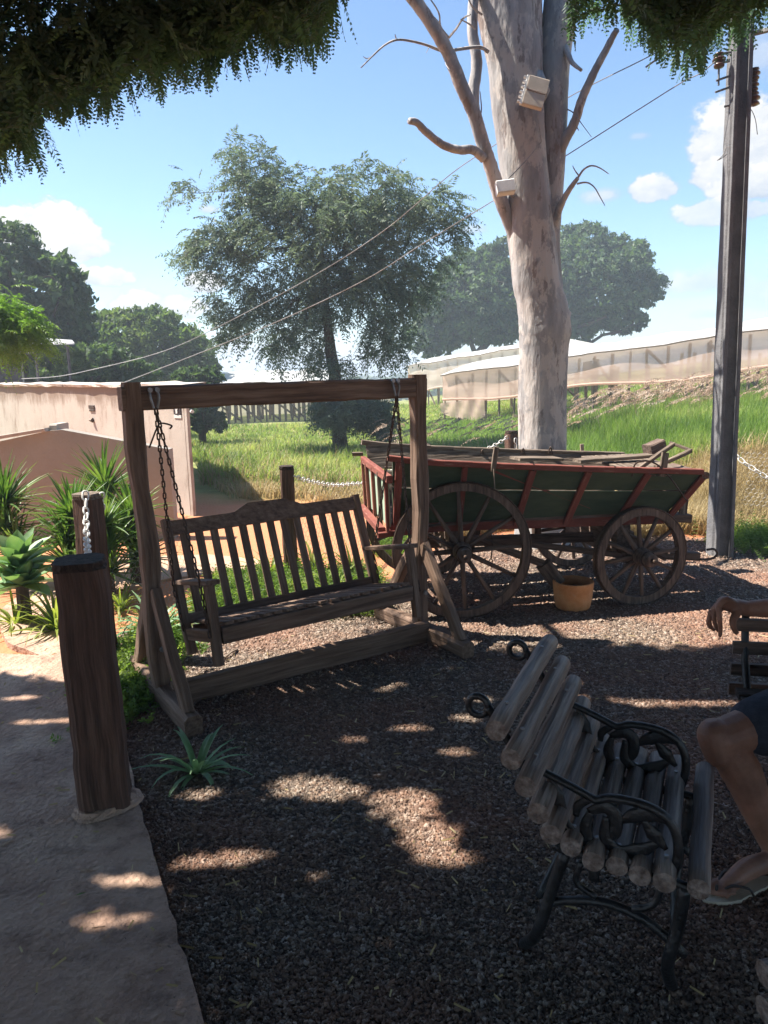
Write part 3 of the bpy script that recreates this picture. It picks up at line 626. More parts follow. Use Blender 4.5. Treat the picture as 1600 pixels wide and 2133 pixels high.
def build_trees():
    # feathery acacia in the grass
    D=14.6;b=P(708,950,D);zb=float(H(b.x,b.y));tk=[(b.x,b.y,zb-.1)]+[V3(P(px,py,D)) for px,py in ((705,880),(700,800),(690,740),(683,680),(676,620),(672,560))]
    bl=[blob(660,470,D,190,115),blob(520,350,D,62,50,.7),blob(560,420,D,90,75),blob(760,440,D,120,95),blob(880,430,D,60,50,.8),blob(470,520,D,90,70),blob(400,520,D,40,30,.4),
        blob(510,620,D,80,60),blob(480,680,D,50,40,.5),blob(600,700,D,90,60),blob(760,600,D,110,90),blob(850,560,D,80,90),blob(800,710,D,80,50),blob(650,600,D,110,90),blob(388,405,D,30,26,.3),
        blob(935,440,D,35,40,.3),blob(960,480,D,40,30,.3),blob(690,760,D,60,26,.5)]
    make_tree('acacia_tree','feathery grey green acacia with many forking limbs standing alone in the grass','tree',(b.x,b.y,zb),tk,[.14,.125,.115,.105,.09,.075,.055],bl,1050,M_acacia,31,nf=3,flen=.34,npair=7,ll=.10,lw=.029,droop=.7,rtip=.0065,step=.3)
    # shrubby suckers round its foot
    s=(b.x+.15,b.y-.25,zb);c=P(700,862,D-.3);c2=P(765,860,D-.1)
    make_tree('shrub','low leafy sucker shrub round the foot of the acacia','shrub',s,[(s[0],s[1],zb-.05),(s[0],s[1],zb+.25),(s[0]-.02,s[1],zb+.45)],[.03,.025,.02],[(V3(c),(.45,.45,.32)),(V3(c2),(.42,.45,.34)),(V3(P(800,890,D-.2)),(.2,.2,.2))],110,M_acacia,33,nf=8,flen=.24,npair=6,ll=.08,lw=.028,rtip=.005)
    # big rounded trees behind the shade houses
    def ft(name,label,px,py,y,bl,n,leaf,seed,size,zb,group,tr=.25,ntips=170):
        c=P(px,py,y);far_crown(name,label,(c.x,c.y,zb),bl,n,leaf,seed,size,group,tr,ntips)
    G1='big trees behind the shade houses'
    ft('rounded_tree','broad rounded dark green tree behind the shade house, right of the pale trunk',1225,715,44,[blob(1235,590,44,118,98),blob(1215,520,44,72,50),blob(1160,600,44,80,90),blob(1325,600,44,56,44),blob(1295,540,44,60,45),blob(1180,680,44,60,40),blob(1300,665,44,48,32)],90000,M_treedark,41,.22,.5,G1,.3)
    ft('rounded_tree','dark tree behind the shade house, between the acacia and the pale trunk',990,745,42,[blob(1000,620,42,100,90),blob(1040,560,42,60,60),blob(930,650,42,75,75),blob(900,700,42,60,45),blob(1050,660,42,60,60),blob(960,560,42,45,40)],75000,M_treedark,42,.21,.3,G1,.3)
    G2='trees beyond the building'
    ft('dark_tree','tall dark tree rising at the left edge beyond the pink building',60,790,20,[blob(55,620,20,120,95),blob(10,540,20,80,75),blob(100,590,20,75,60),blob(140,660,20,60,70),blob(150,740,20,60,50),blob(-60,600,20,90,120)],46000,M_treedark,43,.16,-.2,G2,.2)
    ft('leafy_tree','lighter green rounded tree beyond the pink building, left of the acacia',330,800,26,[blob(300,700,26,95,58),blob(360,730,26,85,55),blob(240,690,26,60,45),blob(400,770,26,55,45),blob(330,770,26,95,40)],40000,M_treemid,44,.17,-.4,G2,.2)
    ft('leafy_tree','low dark tree directly behind the pink building roof',190,800,17,[blob(200,760,17,80,45),blob(130,770,17,70,40),blob(270,775,17,60,30)],17000,M_treedark,45,.12,-.2,G2,.12,90)
    ft('leafy_tree','dark bushy tree on the field edge right of the pink building',420,880,18,[blob(415,850,18,42,48),blob(400,800,18,45,35),blob(440,800,18,26,36),blob(450,880,18,22,24)],15000,M_treedark,46,.12,0.0,G2,.1,90)
    ft('small_tree','small pale green tree on the plain beside the radio mast',548,800,60,[blob(545,790,60,26,16),blob(470,795,60,20,14)],2600,M_treemid,47,.35,-1.5,G2,.1,30)
    # bright feathery branch of a near tree at the left edge
    c=P(-60,900,8.6)
    make_tree('young_tree','young tree with bright feathery leaves above the wall at the left edge','tree',(c.x,c.y,0),[(c.x,c.y,-.05),(c.x,c.y,1.0),(c.x+.1,c.y,1.9)],[.05,.04,.03],
        [blob(0,660,8.6,40,24,.3),blob(50,685,8.6,34,16,.25),blob(-20,695,8.6,45,24,.3),blob(10,712,8.6,22,14,.2)],70,M_bright,48,nf=8,flen=.26,npair=12,ll=.05,lw=.014,droop=.6,rtip=.005)
# ---------------- overhanging shade tree ----------------
YLX=[-200,-60,0,20,40,62,84,100,150,200,240,252,270,300,325,345,365,400,430,455,470,490,505,525,540,560,600,625,645,670,690,705,716,730,820,850,872,885,1000,1130,1160,1195,1220,1260,1300,1320,1345,1370,1400,1440,1475,1485,1520,1560,1575,1600,1800]
YLY=[420,390,365,300,320,365,235,245,250,225,245,190,178,170,205,175,170,165,178,150,158,140,140,100,95,118,132,118,136,95,62,30,-60,-160,-120,50,10,-160,-200,-160,0,88,15,35,35,88,75,115,125,152,118,82,82,82,62,35,10]
# lit spots seen on the ground: photo pixel and radii (metres across, metres along)
SPOTS=[(640,1640,.20,.10),(700,1660,.14,.08),(850,1680,.16,.14),(900,1740,.14,.09),(930,1790,.13,.07),(440,1800,.17,.055),(530,1780,.10,.05),(660,1830,.07,.04),(280,1858,.13,.05),(245,1945,.15,.045),(420,1660,.10,.05),
 (230,1430,.22,.05),(120,1520,.24,.04),(60,1470,.12,.04),(20,1760,.06,.04),(620,1440,.12,.05),(720,1430,.10,.05),(560,1445,.08,.05),(800,1440,.07,.04),(955,1570,.09,.05),(740,1545,.09,.04),(820,1430,.08,.05),
 (1230,1460,.16,.06),(1430,1470,.3,.05),(1330,1465,.12,.04),(1200,1425,.12,.04),(980,1500,.10,.05),(1090,1400,.08,.04),(935,1395,.07,.03),(60,1395,.25,.03),(860,1520,.12,.05),(1010,1460,.1,.04),(1000,1795,.05,.03)]
BDX=[-4,-2,-1.4,-.6,0,.5,1.2,2.0,2.6,3.2,6];BDY=[3.95,3.95,3.75,3.9,4.12,4.2,4.32,4.22,4.0,3.7,3.2]  # rim of the shade on the ground
def build_canopy():
    g=np.random.default_rng(77)
    def keepmask(p,visible,slack=0):
        x,y,z=p[:,0],p[:,1],p[:,2]
        # where the sun throws this leaf on the ground
        t=z/-Ld.z;gx=x+Ld.x*t;gy=y+Ld.y*t
        bd=np.interp(gx,BDX,BDY)+.10*np.sin(gx*7)+.06*np.sin(gx*17)
        k=gy<bd+slack+g.normal(0,.05,len(p))
        if visible: u,v=proj(p);k|=(u<100)&(u>-40)&(y>3)&(gy<bd+.8)&(z<3.55)
        if visible:
            u,v=proj(p);lim=np.interp(u,YLX,YLY);jag=12*np.sin(u*.11)+9*np.sin(u*.23+1)
            inview=(p[:,1]>.5);k&=~(inview&(v>lim-20))
        return k
    def lightgaps(v,f,mg=.0):
        # openings and rim of the crown, tested leaflet by leaflet
        c=v[f].mean(1);t=c[:,2]/-Ld.z;gx=c[:,0]+Ld.x*t;gy=c[:,1]+Ld.y*t;k=np.ones(len(c),bool)
        for (px,py,rx,ry) in SPOTS:
            q=G(px,py);dx=(gx-q.x);dy=(gy-q.y);e=(dx/rx)**2+(dy/ry)**2+.35*np.sin(dx*45+px)*np.cos(dy*60+py);k&=e>1.0
        k&=(gy<np.interp(gx,BDX,BDY)+mg+.05*np.sin(gx*9)+.04*np.sin(gx*23))|(c[:,2]<3.55)
        return v,f[k]
    # detailed part, in and just above the picture
    n=95000;p=np.stack([g.uniform(-6,4.6,n),g.uniform(3.3,6.4,n),2.6+2.8*g.random(n)**1.7],1)
    th=.5+.5*np.sin(p[:,0]*1.9+1)*np.sin(p[:,1]*2.3)  # clumping
    k=keepmask(p,True)&((p[:,2]>3.6)|(g.random(n)<.8));u,v=proj(p);k&=(v>-900);p=p[k]
    k=g.random(len(p))<np.interp(p[:,2],[2.6,3.4,4.2,5.4],[1,.9,.5,.4]);p=p[k]
    # hanging fringe in front of the crown's rim
    m_=10000;fu=np.where(g.random(m_)<.62,g.uniform(-120,740,m_),g.uniform(1180,1720,m_));fv=np.interp(fu,YLX,YLY)-14-170*g.random(m_)**.75;fy=g.uniform(3.5,4.75,m_)
    a_=(fu-800)/FPX;b_=(1066.5-fv)/FPX;dv=np.array(Fv)[None]+np.array(Rv)[None]*a_[:,None]+np.array(Uv)[None]*b_[:,None];fp=np.array(CAM)[None]+dv*(fy/dv[:,1])[:,None];fp=fp[fp[:,2]<4.2]
    p=np.concatenate([p,fp]);n=len(p)
    d=g.normal(0,.55,(n,3));d[:,2]=-np.abs(g.normal(.55,.3,n));ln=g.uniform(.15,.30,n);dp=g.uniform(.1,.5,n);dn=d/np.linalg.norm(d,axis=1,keepdims=True);tip=p+dn*ln[:,None]-np.array([0,0,1.])*(dp*ln+.03)[:,None];u,v=proj(tip);lim=np.interp(u,YLX,YLY)-14+6*np.sin(u*.13)+6*np.sin(u*.31+1);k=v<lim;t_=tip[:,2]/-Ld.z;gx=tip[:,0]+Ld.x*t_;gy=tip[:,1]+Ld.y*t_;k&=(gy<np.interp(gx,BDX,BDY)+.08*np.sin(gx*7)+.05*np.sin(gx*17))|((u<100)&(u>-40)&(tip[:,2]<3.55));p=p[k];d=d[k];ln=ln[k];dp=dp[k];n=len(p);near=lightgaps(*fronds(p,d,ln,13,g.uniform(.035,.055,n),np.full(n,.0165),dp,g,rach=.002,hang=.12),mg=.10)
    # long separate fronds hanging below the fringe
    m_=520;fu=np.where(g.random(m_)<.66,g.uniform(-30,712,m_),g.uniform(1190,1640,m_));fy=g.uniform(3.7,4.7,m_);hl=g.uniform(50,120,m_);fv=np.interp(fu,YLX,YLY)+g.uniform(-22,8,m_)-hl
    a_=(fu-800)/FPX;b_=(1066.5-fv)/FPX;dv=np.array(Fv)[None]+np.array(Rv)[None]*a_[:,None]+np.array(Uv)[None]*b_[:,None];hp=np.array(CAM)[None]+dv*(fy/dv[:,1])[:,None]
    hd=g.normal(0,.22,(m_,3));hd[:,2]=-1;hang_=fronds(hp,hd,hl*fy/FPX*1.0,15,g.uniform(.028,.042,m_),np.full(m_,.0115),g.uniform(0,.1,m_),g,rach=.0018,hang=.25)
    near=merge([near,lightgaps(*hang_,mg=.35)])
    # unseen rest of the crown, coarser leaves, widened behind to darken the yard
    n=95000;q=np.stack([g.uniform(-10,8,n),g.uniform(-8,6.0,n),g.uniform(3.5,5.8,n)],1)
    u,v=proj(q);vis=(q[:,1]>.2)&(v>-420)&(u>-600)&(u<2200);q=q[keepmask(q,True,-.05)&~vis];n=len(q)
    d=g.normal(0,.6,(n,3));rest=lightgaps(*fronds(q,d,g.uniform(.25,.5,n),5,g.uniform(.12,.18,n),np.full(n,.06),g.uniform(.2,.6,n),g,rach=.004,hang=.2))
    base=Vector((-3.6,-1.6,0));t=thing('shade_tree','large feathery leaved tree overhanging the yard, its fringe filling the top of the picture','tree',base)
    v,f=merge([near,rest]);link('crown',raw_mesh('crown',v-np.array(base),f),M_canopy,t)
    m=MB(5);m.tube([(-3.6,-1.6,-.1),(-3.55,-1.5,1.2),(-3.4,-1.35,2.4),(-3.2,-1.1,3.4)],[.3,.24,.22,.2],12,jit=.04)
    def limb(pts,r0,r1): c=smooth_curve(pts,5);m.tube(c,lerp_list([r0,r1],len(c)),7)
    limb([(-3.25,-1.15,3.2),(-3.0,.6,4.3),(-2.6,2.6,4.9),(-2.3,4.6,4.9),(-2.2,5.9,4.5)],.13,.02)
    limb([(-3.25,-1.15,3.2),(-2.0,.2,4.4),(-.9,1.8,5.0),(-.2,3.8,5.1),(.0,5.6,4.7)],.13,.02)
    limb([(-3.2,-1.1,3.3),(-1.2,-.6,4.6),(1.0,.8,5.2),(2.4,2.8,5.2),(3.2,4.6,4.6)],.12,.02)
    limb([(-3.2,-1.2,3.2),(-4.6,.8,4.2),(-5.2,3.0,4.4)],.1,.02);limb([(-3.3,-1.2,3.3),(-3.6,-3,4.6),(-3.0,-4.6,5)],.1,.02);limb([(-3.3,-1.2,3.3),(-1.4,-2.4,4.8),(.8,-3.2,5.2)],.1,.02)
    m.build('trunk',M_bark,t,smooth=True)
# ---------------- eucalyptus ----------------
def build_eucalyptus():
    D=7.0;b=P(1130,1140,D);base=Vector((b.x,b.y,float(H(b.x,b.y))))
    t=thing('eucalyptus_tree','tall bare pale barked eucalyptus with dead limbs standing behind the wagon','tree',base)
    k=D/FPX
    def path(c,y0=D,zc=None): return [P(px,py,y0+(dy if dy else 0)) for px,py,dy in c]
    m=MB(3)
    def stem(rows,n=18,dy=0.0,amp=.06):
        # rows: (py, centre px, width px)
        pts=[P(c,py,D+dy) for py,c,w in rows];rad=[w*k/2 for _,_,w in rows];cs=smooth_curve(pts,5);rr=np.interp(np.linspace(0,len(rows)-1,len(cs)),range(len(rows)),rad)
        vs=[];gs=[]
        for i,p in enumerate(cs):
            for j in range(n):
                a=2*math.pi*j/n;h=p.z
                r=rr[i]*(1+amp*math.sin(3*a+h*1.3)+amp*.6*math.sin(5*a-h*2.1)+amp*.4*math.sin(9*a+h*3.7)+m.r.uniform(-.012,.012))
                vs.append((p.x+math.cos(a)*r,p.y+math.sin(a)*r,p.z));gs.append((math.cos(a)*r,math.sin(a)*r,h))
        fs=[(i*n+j,i*n+(j+1)%n,(i+1)*n+(j+1)%n,(i+1)*n+j) for i in range(len(cs)-1) for j in range(n)]
        fs.append(tuple((len(cs)-1)*n+j for j in range(n)));m.add(vs,fs,gs)
    stem([(1175,1133,150),(1150,1132,124),(1080,1130,106),(950,1129,98),(820,1126,96),(730,1129,100),(690,1132,106),(640,1128,102),(590,1117,98),(520,1109,94),(450,1102,92),(380,1096,90),(300,1088,92),(220,1081,100),(140,1076,104),(60,1066,116),(-20,1056,130),(-140,1040,120),(-300,1020,110)])
    stem([(690,1150,60),(600,1142,58),(520,1138,56),(450,1142,52),(380,1148,50),(300,1153,50),(240,1154,54),(180,1153,60),(110,1158,62),(40,1166,66),(-60,1178,66),(-220,1200,60)],14,dy=.04,amp=.05)
    # knot and bulge
    c=P(1160,662,D-.02);m.tube([P(1150,620,D),P(1164,655,D-.02),P(1158,700,D),P(1148,740,D)],[.05,.115,.10,.04],10)
    m.tube([P(1126,215,D-.16),P(1128,190,D-.2),P(1124,150,D-.16)],[.03,.07,.03],8)
    o=m.build('trunk',M_euc,t,smooth=True)
    def limb(rows,r0,r1,dys=(0,0),n=8,name='limb'):
        mm=MB(int(rows[0][0]));pts=[P(x,y,D+dys[0]+(dys[1]-dys[0])*i/(len(rows)-1)) for i,(x,y) in enumerate(rows)];c=smooth_curve(pts,6);mm.tube(c,lerp_list([r0*k,r1*k],len(c)),n,jit=.06);return mm
    limb([(1092,570),(1068,480),(1045,420),(1022,345),(1003,290),(987,235),(962,180),(936,115),(908,65),(860,-5),(800,-60)],14,11,(.0,-.5)).build('limb',M_euc,t,True)
    limb([(1003,290),(990,245),(986,200),(993,130),(984,60),(988,-10),(1000,-80)],12,9,(-.2,-.1)).build('limb',M_euc,t,True)
    limb([(1008,330),(985,312),(955,312),(920,300),(885,272),(868,255),(853,252)],9,6,(-.2,-.5)).build('limb',M_euc,t,True)
    limb([(1160,330),(1178,290),(1197,255),(1213,205),(1238,150),(1262,105),(1280,70),(1285,64)],11,5,(0,-.3)).build('limb',M_euc,t,True)
    limb([(1150,500),(1162,445),(1180,405),(1204,370)],9,4,(0,-.2)).build('limb',M_euc,t,True)
    limb([(1172,80),(1182,108),(1192,130),(1211,146)],7,3,(0,-.3)).build('limb',M_euc,t,True)
    tw=MB(9)
    def twig(rows,r0=2.2,r1=.8,dys=(-.2,-.5)):
        pts=[P(x,y,D+dys[0]+(dys[1]-dys[0])*i/(len(rows)-1)) for i,(x,y) in enumerate(rows)];c=smooth_curve(pts,4);tw.tube(c,lerp_list([r0*k,r1*k],len(c)),5,jit=.1)
    twig([(1018,108),(1000,98),(965,101),(925,106),(890,94),(855,85),(826,83),(800,95),(775,118),(752,141)],3.6,1.2);twig([(775,118),(765,122),(757,118)],1.2,.6);twig([(826,83),(823,72)],1.4,.8)
    twig([(935,78),(950,60),(965,38),(980,30)],2.4,1.4);twig([(935,78),(918,55),(915,30),(905,10),(890,-10)],2,1);twig([(916,48),(905,35)],1,.6);twig([(930,100),(928,130),(936,145)],1,.5);twig([(895,95),(888,110)],1.,.5)
    twig([(1004,30),(985,15),(975,-5)],2,1.2);twig([(990,60),(978,50),(960,40)],2,1)
    twig([(1204,370),(1216,353),(1232,345),(1250,350),(1268,362)],2.4,.8,(-.2,-.3));twig([(1202,383),(1222,380),(1238,390),(1250,410),(1260,428)],2.0,.7,(-.2,-.3));twig([(1206,366),(1198,355),(1193,345)],1.6,.7,(-.2,-.2))
    twig([(1178,226),(1195,235),(1210,255),(1232,285)],1.4,.6,(0,-.3));twig([(1200,262),(1206,272)],1.4,.7,(-.1,-.1));twig([(1000,245),(1003,225),(1000,190)],1.8,.8,(-.2,-.2))
    tw.build('twigs',M_euc,t)['kind']='stuff'
    # flood lamps fixed to the trunk
    c=P(1116,194,D-.42);f=thing('floodlight','weathered beige floodlight box bolted high on the pale trunk','floodlight',c)
    r=(Rv*.96-Uv*.27).normalized();u=(Uv*.96+Rv*.27).normalized();w=.16;h=.235
    m=MB();m.beam(c-r*w/2,c+r*w/2,.05,h,up=u,seg=1,ch=.12);m.build('housing',M_flood,f)
    m=MB();m.beam(c-r*(w/2+.012)-u*h/2,c-r*(w/2+.012)+u*h/2,.03,.02,up=r,seg=1);
    for q in range(6): m.beam(c-r*(w/2+.022)+u*(-.1+q*.04),c-r*(w/2+.045)+u*(-.1+q*.04),.03,.012,up=u,seg=1)
    m.build('cooling_fin',M_white,f);m=MB();m.beam(c-r*w/2*.95-Fv*.027,c+r*w/2*.95-Fv*.027,.006,.012,up=u,seg=1);m.build('rib',M_stake,f)
    m=MB();m.tube([c+Fv*.02,c+Fv*.24],.018,6);m.build('bracket',M_steel,f)
    c=P(1052,391,D-.34);f=thing('wall_lamp','small white lamp housing strapped to the trunk below the fork','lamp',c)
    m=MB();m.beam(c-Rv*.072-Uv*.01,c+Rv*.072+Uv*.01,.09,.105,up=Uv,seg=1,ch=.1);m.build('housing',M_white,f);m=MB();m.tube([c,c+Fv*.18+Rv*.1],.015,6);m.build('bracket',M_steel,f)
    m=MB();m.tube([P(1054,378,D-.3),P(1100,330,D-.23),P(1128,295,D-.2),P(1120,240,D-.22)],.004,4);m.build('lead',M_cable,f)
    # bare clump of pale roots / stump litter at the foot
    for (x,y,s) in ((1130,1152,.03),(1152,1150,.026)):
        q=G(x,y);mm=MB(x);mm.lathe((q.x,q.y,.0),[(s*.7,0),(s,.6*s),(s*.8,1.3*s),(s*.2,1.7*s)],9)
        mm.solo('stone',M_white,(q.x,q.y,0),'white stone on the ground at the foot of the pale trunk, '+('left' if x<1140 else 'right')+' of the two','stone','white stones by the trunk',True)
# ---------------- buildings ----------------
def build_buildings():
    # pink building: lit wall receding to the left, sunlit side
    phi=R(45);cx,cy=P(398,1000,8.8).x,8.8;dx=Vector((-math.cos(phi),math.sin(phi),0));nrm=Vector((-math.sin(phi),-math.cos(phi),0));bk=-nrm
    c=Vector((cx,cy,0));t=thing('building','pink plastered toilet block with a rain stained parapet at the field edge','building',c)
    Ln=9.0;HT=1.50;th=.04;uz0=Vector((0,0,1))
    m=MB();a=c;b=c+dx*Ln;m.beam(a+bk*th/2+Vector((0,0,HT/2)),b+bk*th/2+Vector((0,0,HT/2)),th,HT,seg=1,ch=.01);m.build('wall',M_pink,t)
    SG=Vector((-.30,.954,0));m=MB();e=a+dx*th/2;m.beam(e+SG*.03+Vector((0,0,HT/2-.003)),e+SG*3.2+Vector((0,0,HT/2-.003)),th,HT-.006,seg=1,ch=.01);m.build('side_wall',M_pink,t)
    r=random.Random(8);n=40;vs=[]
    for i in range(n+1):
        q=a+dx*(Ln*i/n-.05);z=HT+.012+r.uniform(0,.022);vs+=[q-bk*.05*r.uniform(.6,1.3)+Vector((0,0,z)),q+bk*.25+Vector((0,0,z+.02)),q+bk*.25+Vector((0,0,z-.05)),q-bk*.04+Vector((0,0,z-.035))]
    m=MB();m.add(vs,[(i*4+k,i*4+(k+1)%4,i*4+4+(k+1)%4,i*4+4+k) for i in range(n) for k in range(4)]);m.build('coping',M_roof,t)
    m=MB();m.poly([a+dx*.14+SG*.2+uz0*(HT-.14),b+bk*.2+uz0*(HT-.14),b+bk*3+uz0*(HT-.14),a+dx*.14+SG*3+uz0*(HT-.14)],.04,(0,0,1));m.build('roof',M_roof,t)
    # signs lie on the wall plane
    def onwall(px,py,off=.006):
        d=ray(px,py);s=(a-CAM).dot(nrm)/d.dot(nrm);return CAM+d*s-nrm*0+nrm*off
    ux=-dx;uz=Vector((0,0,1))
    q=onwall(370,850);s=thing('toilet_sign','dark square toilet sign with a white standing man and a caption strip below','sign',q)
    m=MB();m.beam(q-ux*.075-uz*.0,q+ux*.075,.012,.145,up=uz,seg=1,ch=.02);m.build('plate',M_signdark,s)
    m=MB();F=q+nrm*.010;m.tube([F+uz*.052-nrm*.0,F+uz*.052+nrm*.004],.0145,10)
    m.poly([F-ux*.032+uz*.034,F-ux*.032-uz*.012,F-ux*.02-uz*.012,F-ux*.018-uz*.062,F+ux*.018-uz*.062,F+ux*.02-uz*.012,F+ux*.032-uz*.012,F+ux*.032+uz*.034],.004,nrm);m.build('figure',M_signwhite,s)
    m=MB();m.beam(q-ux*.08-uz*.098,q+ux*.08-uz*.098,.008,.035,up=uz,seg=1);m.build('caption_strip',M_signwhite,s)
    q=onwall(192,848);s=thing('outlet_box','small brown electrical outlet and drip fitting on the pink wall','outlet',q)
    m=MB();m.beam(q-ux*.08,q+ux*.08,.02,.05,up=uz,seg=1);m.beam(q-ux*.07-uz*.045,q+ux*.07-uz*.045,.02,.025,up=uz,seg=1);m.build('grille',M_rust,s)
    m=MB();m.tube([q-uz*.15,q-uz*.19+nrm*.03],[.02,.035],8);m.build('spout',M_rust,s)
    q=onwall(400,857);m=MB();m.tube([q,q+nrm*.02+ux*.05],[.02,.02],8);m.solo('pipe_stub',M_white,q,'white pipe stub sticking out at the corner of the pink building','pipe')
    # grey gable wall in front, facing the yard, in shade
    D=7.6;A=P(-60,935,D);k=D/FPX
    pts=[P(-420,985,D),P(-60,932,D),P(98,898,D),P(128,895,D),P(352,936,D)];base=P(352,1090,D)
    g=thing('shed','low plastered shed with a gabled shaded end wall behind the spiky plants','shed',(base.x,D,0))
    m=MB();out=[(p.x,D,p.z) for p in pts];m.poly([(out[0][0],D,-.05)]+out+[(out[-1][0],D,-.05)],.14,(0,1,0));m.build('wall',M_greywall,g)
    m=MB()
    m.beam(Vector(out[0])+Vector((0,.05,.018)),Vector(out[2])+Vector((0,.05,.018)),.2,.035,seg=4,jit=.002);m.build('coping',M_pink,g)
    m=MB();p=P(112,888,D+.5);m.beam(P(116,893,D+.2),P(131,893,D+.2),.3,.11,seg=1);m.build('ledge',M_pink,g)
    # dark building with white lettering beyond
    D=16.5;b=P(20,790,D);g=thing('kiosk','dark purple walled kiosk with white lettering, half hidden at the left edge','kiosk',(b.x,D,-.2))
    x1=P(45,760,D).x;x0=x1-4;z1=P(40,700,D).z;m=MB();m.box(((x0+x1)/2,D+1.5,(z1-.3)/2),(x1-x0,3,z1+.3));m.build('wall',M_darkbuild,g)
    m=MB();m.tube([(x1+.02,D-.02,-.2),(x1+.02,D-.02,z1)],.02,5);m.build('downpipe',M_steel,g)
    a1=P(-80,752,D-.06);b1=P(46,752,D-.06);m=MB();m.beam(a1,b1,.1,.04,seg=1);m.build('band',M_signdark,g)
    add_text('TIau',P(2,737,D-.03),.40,M_signwhite,g,'lettering')
    # pale eave of a roof further back
    a1=P(70,716,15.5);b1=P(155,712,15.5);t=thing('roof_canopy','pale thin canopy roof poking out between the trees at the left','canopy',(a1.x,15.5,-.2))
    m=MB();m.add([V3(P(60,717,15.5)),V3(P(155,714,15.5)),V3(P(150,708,17.5)),V3(P(60,702,17.5)),V3(P(60,719,15.5)),V3(P(155,717,15.5))],[(0,1,2,3),(4,5,1,0),(4,3,2,5)]);m.build('roof',M_plastic,t)
    m=MB();
    for px in (72,140): q=P(px,715,15.7);m.tube([(q.x,q.y,-.2),V3(q)],.03,5)
    m.build('support',M_darkbuild,t)
def add_text(txt,loc,size,m,parent,name,rot=(math.pi/2,0,0),align='LEFT'):
    cu=bpy.data.curves.new(name,'FONT');cu.body=txt;cu.size=size;cu.extrude=.004;cu.align_x=align
    o=bpy.data.objects.new('tmp',cu);SC.collection.objects.link(o);bpy.context.view_layer.update()
    me=bpy.data.meshes.new_from_object(o.evaluated_get(bpy.context.evaluated_depsgraph_get()));bpy.data.objects.remove(o)
    me.materials.clear();q=link(name,me,m,parent);q.location=Vector(loc)-wl(parent);q.rotation_euler=rot;return q
